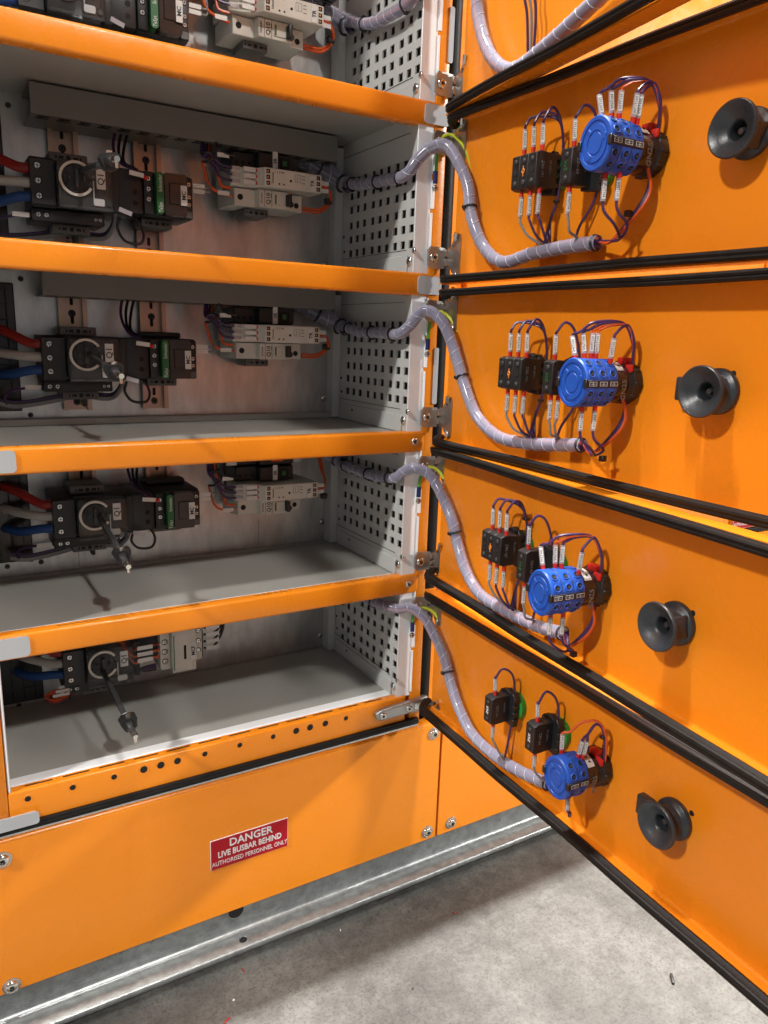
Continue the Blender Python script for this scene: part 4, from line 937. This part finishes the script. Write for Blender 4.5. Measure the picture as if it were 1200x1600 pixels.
def mcb(r):
    dz = -.0170 if r == 3 else 0
    t = thing('miniature_breaker', 'cream miniature breaker with Q10 label ' + CN[r], 'circuit breaker', (-.128, YB-.0085, .0762+RO[r]+dz), group='miniature breakers')
    b = MB(); b.prism([(-.040, -.002), (-.040, -.030), (-.036, -.0430), (-.0145, -.0430), (-.0130, -.0520), (.0215, -.0520), (.0230, -.0430), (.0385, -.0430), (.0385, -.002)], -.0085, .0085, 'z')
    o = b.build('breaker_body', 'cream', t); bv = o.modifiers.new('bevel', 'BEVEL'); bv.width = .0008; bv.segments = 2; bv.limit_method = 'ANGLE'
    b = MB(); b.cyl((-.0300, -.0432, .0), (-.0300, -.0415, .0), .0030, n=16); b.build('terminal_well', 'dark', o)
    b = MB(); b.cyl((.0320, -.0432, -.002), (.0320, -.0415, -.002), .0028, n=16); b.build('terminal_well', 'dark', o)
    text('Schneider', .0031, (-.0105, -.0522, .0), 'ink', o, 'lettering', spin=math.pi/2, sx=.85)
    b = MB()
    for x in (-.0072, .0005): b.box(x, x+.0004, -.0522, -.0519, -.008, .008)
    b.box(.0000, .0005, -.0522, -.0519, .0010, .0050); b.build('print', 'ink', o)
    text('Q10', .0062, (-.0030, -.0522, .0), 'ink', o, 'lettering', spin=math.pi/2, bold=.00012)
    b = MB(); b.box(.0030, .0160, -.0530, -.0515, -.0055, .0055, .0006, 1); b.build('toggle_window', 'cream', o)
    b = MB(); b.box(.0038, .0052, -.0538, -.0525, -.0045, .0045); b.build('green_flag', 'greenstrip', o)
    b = MB(); b.box(.0160, .0200, -.0600, -.0515, -.0060, .0060, .0010, 2); b.cyl((.0215, -.0535, -.003), (.0215, -.05, -.003), .003, n=12); b.build('toggle', 'black', o)
    if r != 3: dinfoot(t, -.0230, .0030, -.0165, -.0088, -.036)
    return t
for r in range(4): mcb(r)
def relay(r):
    t = thing('control_relay', 'small black plug-in relay with SR label ' + CN[r], 'relay', (-.130, YB-.0085, .1125+RO[r]+(-.0165 if r == 3 else 0)), group='plug-in relays')
    b = MB(); b.box(-.0340, .0340, -.036, -.002, -.0080, .0080, .0010, 1); b.box(-.0100, .0300, -.0480, -.034, -.0075, .0080, .0010, 1); o = b.build('relay_socket', 'black', t)
    b = MB(); b.box(.0130, .0240, -.0490, -.0478, -.0055, .0055, .0005, 1); k = b.build('relay_window', 'dark', t)
    b = MB(); b.box(.0160, .0205, -.0494, -.0489, -.0025, .0025); b.box(.0165, .0200, -.0496, -.0493, .0, .002); b.build('green_mark', 'greenstrip', k)
    qlabel(t, 'SR', .0050, .0105, -.0075, .0100, -.0484, .0050, .0001)
    for x in (-.029, -.022, -.015): 
        b = MB(); b.cyl((x, -.0362, -.002), (x, -.0350, -.002), .0018, n=10); b.build('terminal_well', 'dark', o)
    return t
for r in (0, 1, 2, 3): relay(r)
t = thing('control_relay', 'black relay with orange tabs and markers, half hidden behind the third orange rail', 'relay', (-.130, YB-.0085, .1140+RO[3]))
b = MB(); b.box(-.0340, .0340, -.036, -.002, -.0085, .0200, .0010, 1); b.box(-.0100, .0300, -.0480, -.034, -.0075, .0190, .0010, 1); o = b.build('relay_socket', 'black', t)
for z in (-.003, .004, .011): b = MB(); b.box(.0030, .0170, -.0495, -.0480, z-.0012, z+.0012, .0004, 1); b.build('orange_tab', 'orangew', o)
for k, z in enumerate((-.006, .001, .009)):
    b = MB(); b.box(-.0450, -.0330, -.0380, -.0370, z-.0018, z+.0018, .0002, 1); b.build('wire_marker', 'label', o)
    b = MB(); b.box(.0345, .0440, -.0380, -.0370, z-.0018, z+.0018, .0002, 1); b.build('wire_marker', 'label', o)

# wiring ducts
for r in (0, 1, 2):
    z0 = RO[r]+.1225; z1 = z0+.0250; yf = .120
    t = thing('wiring_duct', 'long grey slotted wiring duct ' + CN[r], 'wiring duct', (-.200, YB-.001, z0), group='slotted wiring ducts')
    yl = yf-YB; W_ = .150
    b = MB(); b.box(-W_, W_, yl-.0015, yl, -.0002, .0252, .0004, 1); b.box(-W_, W_, yl, 0, .0236, .0250, .0003, 1); b.build('duct_cover', 'duct', t)
    b = MB(); b.box(-W_, W_, yl+.0002, 0, .0, .0012, .0002, 1); o = b.build('slotted_wall', 'duct', t)
    n = 17; p = 2*W_/n
    for k in range(n):
        x = -W_+.004+k*p
        K_ = 1.0; b = MB(); b.prism([(x+.0015, yl+.0035), (x+.0118, yl+.0035), (x+.0118, yl+.0080), (x+.0065, yl+.0085), (x+.0055, yl+.0110), (x+.0118, yl+.0115), (x+.0118, yl+.0150), (x+.0010, yl+.0150), (x+.0010, yl+.0105), (x+.0040, yl+.0100), (x+.0048, yl+.0085), (x+.0030, yl+.0080)], -.0001, .0003, 'z')
        b.build('duct_slot', 'dark', o)

# terminal box on the left and power cables
for r in range(1, 5):
    z0, z1 = RO[r]+.012, RO[r]+.134
    t = thing('busbar_shroud', 'dark slotted busbar shroud at the left edge ' + CN[r], 'busbar shroud', (-.395, YB-.0005, (z0+z1)/2), group='busbar shrouds')
    h = (z1-z0)/2
    b = MB(); b.box(-.0230, .0255, -.0060, 0, -h, h, .0010, 1); o = b.build('shroud_plate', 'black' if r == 4 else 'brown', t)
    b = MB()
    for k in range(8):
        z = -h+.004+k*(2*h-.008)/8; zz = z+(2*h-.008)/8-.003
        for x in (-.016, -.005, .006, .017): b.box(x, x+.0012, -.0063, -.0058, z, zz)
        b.box(.004, .020, -.0063, -.0058, zz+.0008, zz+.0018)
    b.build('slot', 'dark', o)
    for z in (-h-.0045, h+.0045): screw(t, .0330, 0, z, .0026, m='dgrey')
    screw(t, .0010, 0, -h-.0055, .0026, m='dgrey')
cable_cols = [('red', 'redc', .0125), ('white', 'whitec', .0), ('blue', 'bluec', -.0125)]
for r in range(0, 5):
    zc = .0665+RO[r]
    for nm, m_, dz in cable_cols:
        t = thing('power_cable', 'thick %s power cable feeding the Q1 breaker %s' % (nm, CN[r]), 'power cable', (-.3545, .1250, zc+dz), group='power cables')
        up_ = .012 if nm == 'red' else (.002 if nm == 'white' else -.006)
        b = MB(); b.tube(spline([(.004, 0, 0), (-.008, .004, 0), (-.026, .020, up_*.8), (-.036, .034, up_+.001), (-.040, .046, up_)], 8), .0044, 12); b.build('cable_jacket', m_, t)

# control bundles hanging from the duct, and loops
for r in range(0, 4):
    o = RO[r]; dz = -.0170 if r == 3 else 0
    t = thing('wire_bundle', 'dark wires dropping from duct to timer relay ' + CN[r], 'wires', group='wire bundles by the timer relays')
    for k in range(6):
        zt2 = o+.0945+dz+(.0065, .0005, -.0055, .018, -.0130, .004)[k]; col = ['purple', 'purple', 'purple', 'blackw', 'orangew', 'blackw'][k]
        xe = (-.1690, -.1690, -.1690, -.166, -.170, -.172)[k]
        b = MB(); b.tube(spline([(-.193+.002*k, .135, o+.145), (-.195+.0018*k, .128+.002*(k % 3), o+.125), (-.197+.0020*k, .122, o+.110+dz*.5), (-.190+.002*k, .118, zt2+.010), (-.180, .116, zt2+.002), (xe, .1145, zt2)], 7), .0013, 7); b.build('wire', col, t)
    for k, (dz2, c_) in enumerate(((-.018, 'orangew'), (.017, 'blackw'))):
        b = MB(); b.tube(spline([(-.197, .122, o+.104+dz), (-.192, .118, o+.0945+dz+dz2*.6), (-.182, .116, o+.0945+dz+dz2), (-.168, .120, o+.0945+dz+dz2-.001)], 7), .0013, 7); wv = b.build('wire', c_, t)
        b = MB(); b.box(-.184, -.172, .1145, .1150, o+.0945+dz+dz2-.002, o+.0945+dz+dz2+.002); b.build('wire_marker', 'label', wv)
    b = MB(); b.tube([(-.1915+.006*math.cos(q), .122+.006*math.sin(q), o+.112+dz*.5) for q in [k*math.pi/6 for k in range(13)]], .0012, 6, False); b.build('cable_tie', 'tie', t)
    # orange loops on the right of the timer relay
    t = thing('wire_loop', 'orange wire loop right of the TR relay ' + CN[r], 'wires', group='orange wire loops')
    for k in range(2):
        zt2 = o+.0945+dz-.003*k
        e0 = [(-.0770, .112, zt2), (-.068, .110, zt2), (-.0600+.001*k, .114, zt2-.006), (-.0600, .122, zt2-.015), (-.070, .124, zt2-.0210), (-.088, .124, zt2-.0210)]
        if r == 3: e0 = [(-.0770, .112, zt2), (-.068, .110, zt2+.001), (-.0600, .116, zt2+.006), (-.0600+.003*k, .13, zt2+.022), (-.060+.002*k, .14, zt2+.050)]
        b = MB(); b.tube(spline(e0, 8), .0013, 7); wv = b.build('wire', 'orangew', t)
        b = MB(); b.box(-.0765, -.0650, .1085, .1090, zt2-.0012+.0035*(1-2*k)*.6, zt2+.0028+.0035*(1-2*k)*.6); b.build('wire_marker', 'label', wv)
    b = MB(); b.box(-.0640, -.0560, .116, .122, o+.0790+dz, o+.0855+dz, .001, 1); b.build('cable_tie', 'tie', t)
    # duct to breaker wires, contactor markers
    t = thing('wire_bundle', 'thin black wires between Q1 breaker and MC contactor ' + CN[r], 'wires', group='wires between breaker and contactor')
    for k in range(3):
        b = MB(); b.tube(spline([(-.270+.006*k, .15, o+.135), (-.277+.005*k, .140, o+.110), (-.276+.002*k, .120, o+.093), (-.268+.002*k, .108, o+.086), (-.262, .106, o+.081)], 7), .0014, 7); b.build('wire', 'blackw' if k else 'purple', t)
    b = MB(); b.box(-.2720, -.2590, .1010, .1016, o+.0790, o+.0830, rot=Matrix.Rotation(.12, 4, 'Y')); b.build('wire_marker', 'label', t)
    b = MB(); b.cyl((-.2590, .1030, o+.0795), (-.2555, .1040, o+.0790), .0020, n=10); b.build('ferrule', 'red', t)
    for z in (.0795, .0745):
        b = MB(); b.box(-.2095, -.1980, .1120, .1126, o+z-.0019, o+z+.0019); mk = b.build('wire_marker', 'label', t)
        b = MB(); b.tube(spline([(-.198, .113, o+z), (-.192, .115, o+z+.001), (-.190, .12, o+z+.009), (-.193, .123, o+.1)], 6), .0009, 6); b.build('wire', 'greyw', t)
    # black loop below
    b = MB(); b.tube(spline([(-.279, .118, o+.044), (-.280, .122, o+.034), (-.272, .128, o+.024), (-.258, .13, o+.023), (-.2535, .132, o+.032), (-.259, .13, o+.043), (-.270, .12, o+.047)], 8), .0014, 7); b.build('wire', 'blackw', t)
    b = MB(); b.box(-.2830, -.2710, .1000, .1006, o+.0450, o+.0490, rot=Matrix.Rotation(.3, 4, 'Y')); b.build('wire_marker', 'mtube', t)
    # grey sleeved bundle along the bottom
    t = thing('wire_bundle', 'grey wires sweeping under the Q1 breaker ' + CN[r], 'wires', group='grey wires under the breakers')
    for k in range(4):
        z = o+.024+.0015*k
        b = MB(); b.tube(spline([(-.392, .150, z-.003), (-.375, .150, z-.006), (-.345, .150, z-.002), (-.318, .148, z+.004), (-.300, .145, z+.001), (-.288, .14, z+.002), (-.282, .13, z+.012), (-.281, .125, z+.024)], 7), .0017, 7); b.build('wire', ['greyw', 'greyw', 'blackw', 'purple'][k], t)
    b = MB(); b.box(-.3170, -.3130, .140, .153, o+.018, o+.0380, .001, 1); b.build('cable_tie', 'tie', t)
    b = MB(); b.tube(spline([(-.355, .125, o+.038), (-.368, .128, o+.0375), (-.384, .140, o+.032), (-.384, .15, o+.020), (-.372, .15, o+.0165)], 7), .0013, 7); wv = b.build('wire', 'purple', t)
    b = MB(); b.box(-.3700, -.3560, .1235, .1240, o+.0365, o+.0405); b.build('wire_marker', 'label', wv)

# broad flat sleeve between duct and loom
for r in range(0, 4):
    o = RO[r]
    t = thing('flat_sleeve', 'wide translucent wrap beside the perforated wall, ' + CN[r], 'cable sleeve', group='wide wraps behind the looms')
    P = spline([(-.085, .150, o+.128), (-.068, .146, o+.122), (-.050, .142, o+.114), (-.036, .138, o+.107), (-.033, .125, o+.102)], 8)
    for k in range(5):
        b = MB(); b.tube(offset_path(P, .004, k*1.256, 6), .0018, 6); b.build('core_wire', ['purple', 'blackw', 'greyw', 'purple', 'blackw'][k], t)
    b = MB(); b.tube(P, .0078, 14, False); sl = b.build('spiral_wrap', 'sleeve', t)
    b = MB(); b.tube(offset_path(resample(P, .0012), .0079, 0, 2*math.pi/.012), .00035, 5, False); b.build('wrap_edge', 'wrapedge', sl)
    for q in (12, 26):
        c = P[q]; tt = (P[q+1]-P[q-1]).normalized(); a = tt.orthogonal().normalized(); bb = tt.cross(a)
        b = MB(); b.tube([c+(a*math.cos(g)+bb*math.sin(g))*.0086 for g in [2*math.pi*j/20 for j in range(21)]], .0013, 6, False); b.build('cable_tie', 'tie', t)

# ================================================================ FLOOR DEBRIS
def bit(name, label, cat, loc, rz, m, dims):
    b = MB(); b.box(-dims[0]/2, dims[0]/2, -dims[1]/2, dims[1]/2, 0, dims[2], dims[2]*.35, 2); o = b.build(name, m); o.location = loc; o.rotation_euler = (0, 0, rz); return tag(o, label, cat)
bit('black_stub', 'short black plastic stub lying on the concrete near the open doors', 'debris', (.1692, -.2562, -.552), -1.05+.35, 'black', (.003, .013, .003))
bit('red_scrap', 'small red insulation scrap on the concrete close to the channel shadow', 'debris', (.0229, -.0700, -.552), 1.9, 'redc', (.0035, .0012, .001))
bit('red_scrap', 'thin red insulation scrap lying in the shadow just under the channel', 'debris', (-.2189, -.0305, -.552), .15, 'redc', (.001, .007, .0008))
bit('red_scrap', 'red wire offcut near the bottom edge of the photo', 'debris', (-.2533, -.0792, -.552), .5, 'redc', (.008, .0018, .0012))
bit('black_speck', 'small black speck of dirt on the pale concrete', 'debris', (-.0760, -.1345, -.552), .3, 'black', (.0022, .0018, .001))
bit('metal_shaving', 'tiny bright metal shaving on the grey shelf of the lowest compartment', 'debris', (-.105, .060, ZE-.0022), .8, 'steel', (.0016, .0006, .0005))
bit('metal_shaving', 'tiny metal shaving near the right end of the fourth shelf', 'debris', (-.075, .070, ZD-.0022), .3, 'steel', (.0020, .0006, .0005))
bit('metal_shaving', 'tiny bright shaving near the left rear of the fourth shelf', 'debris', (-.262, .120, ZD-.0022), 1.3, 'steel', (.0016, .0008, .0005))
bit('paper_chip', 'tiny pale chip on the concrete in front of the channel', 'debris', (-.2400, -.0600, -.552), .8, 'label', (.0022, .0018, .0008))
bit('paper_chip', 'thin pale shaving lying on the shaded concrete right of the red scraps', 'debris', (-.105, -.0300, -.552), 1.2, 'label', (.003, .0007, .0007))
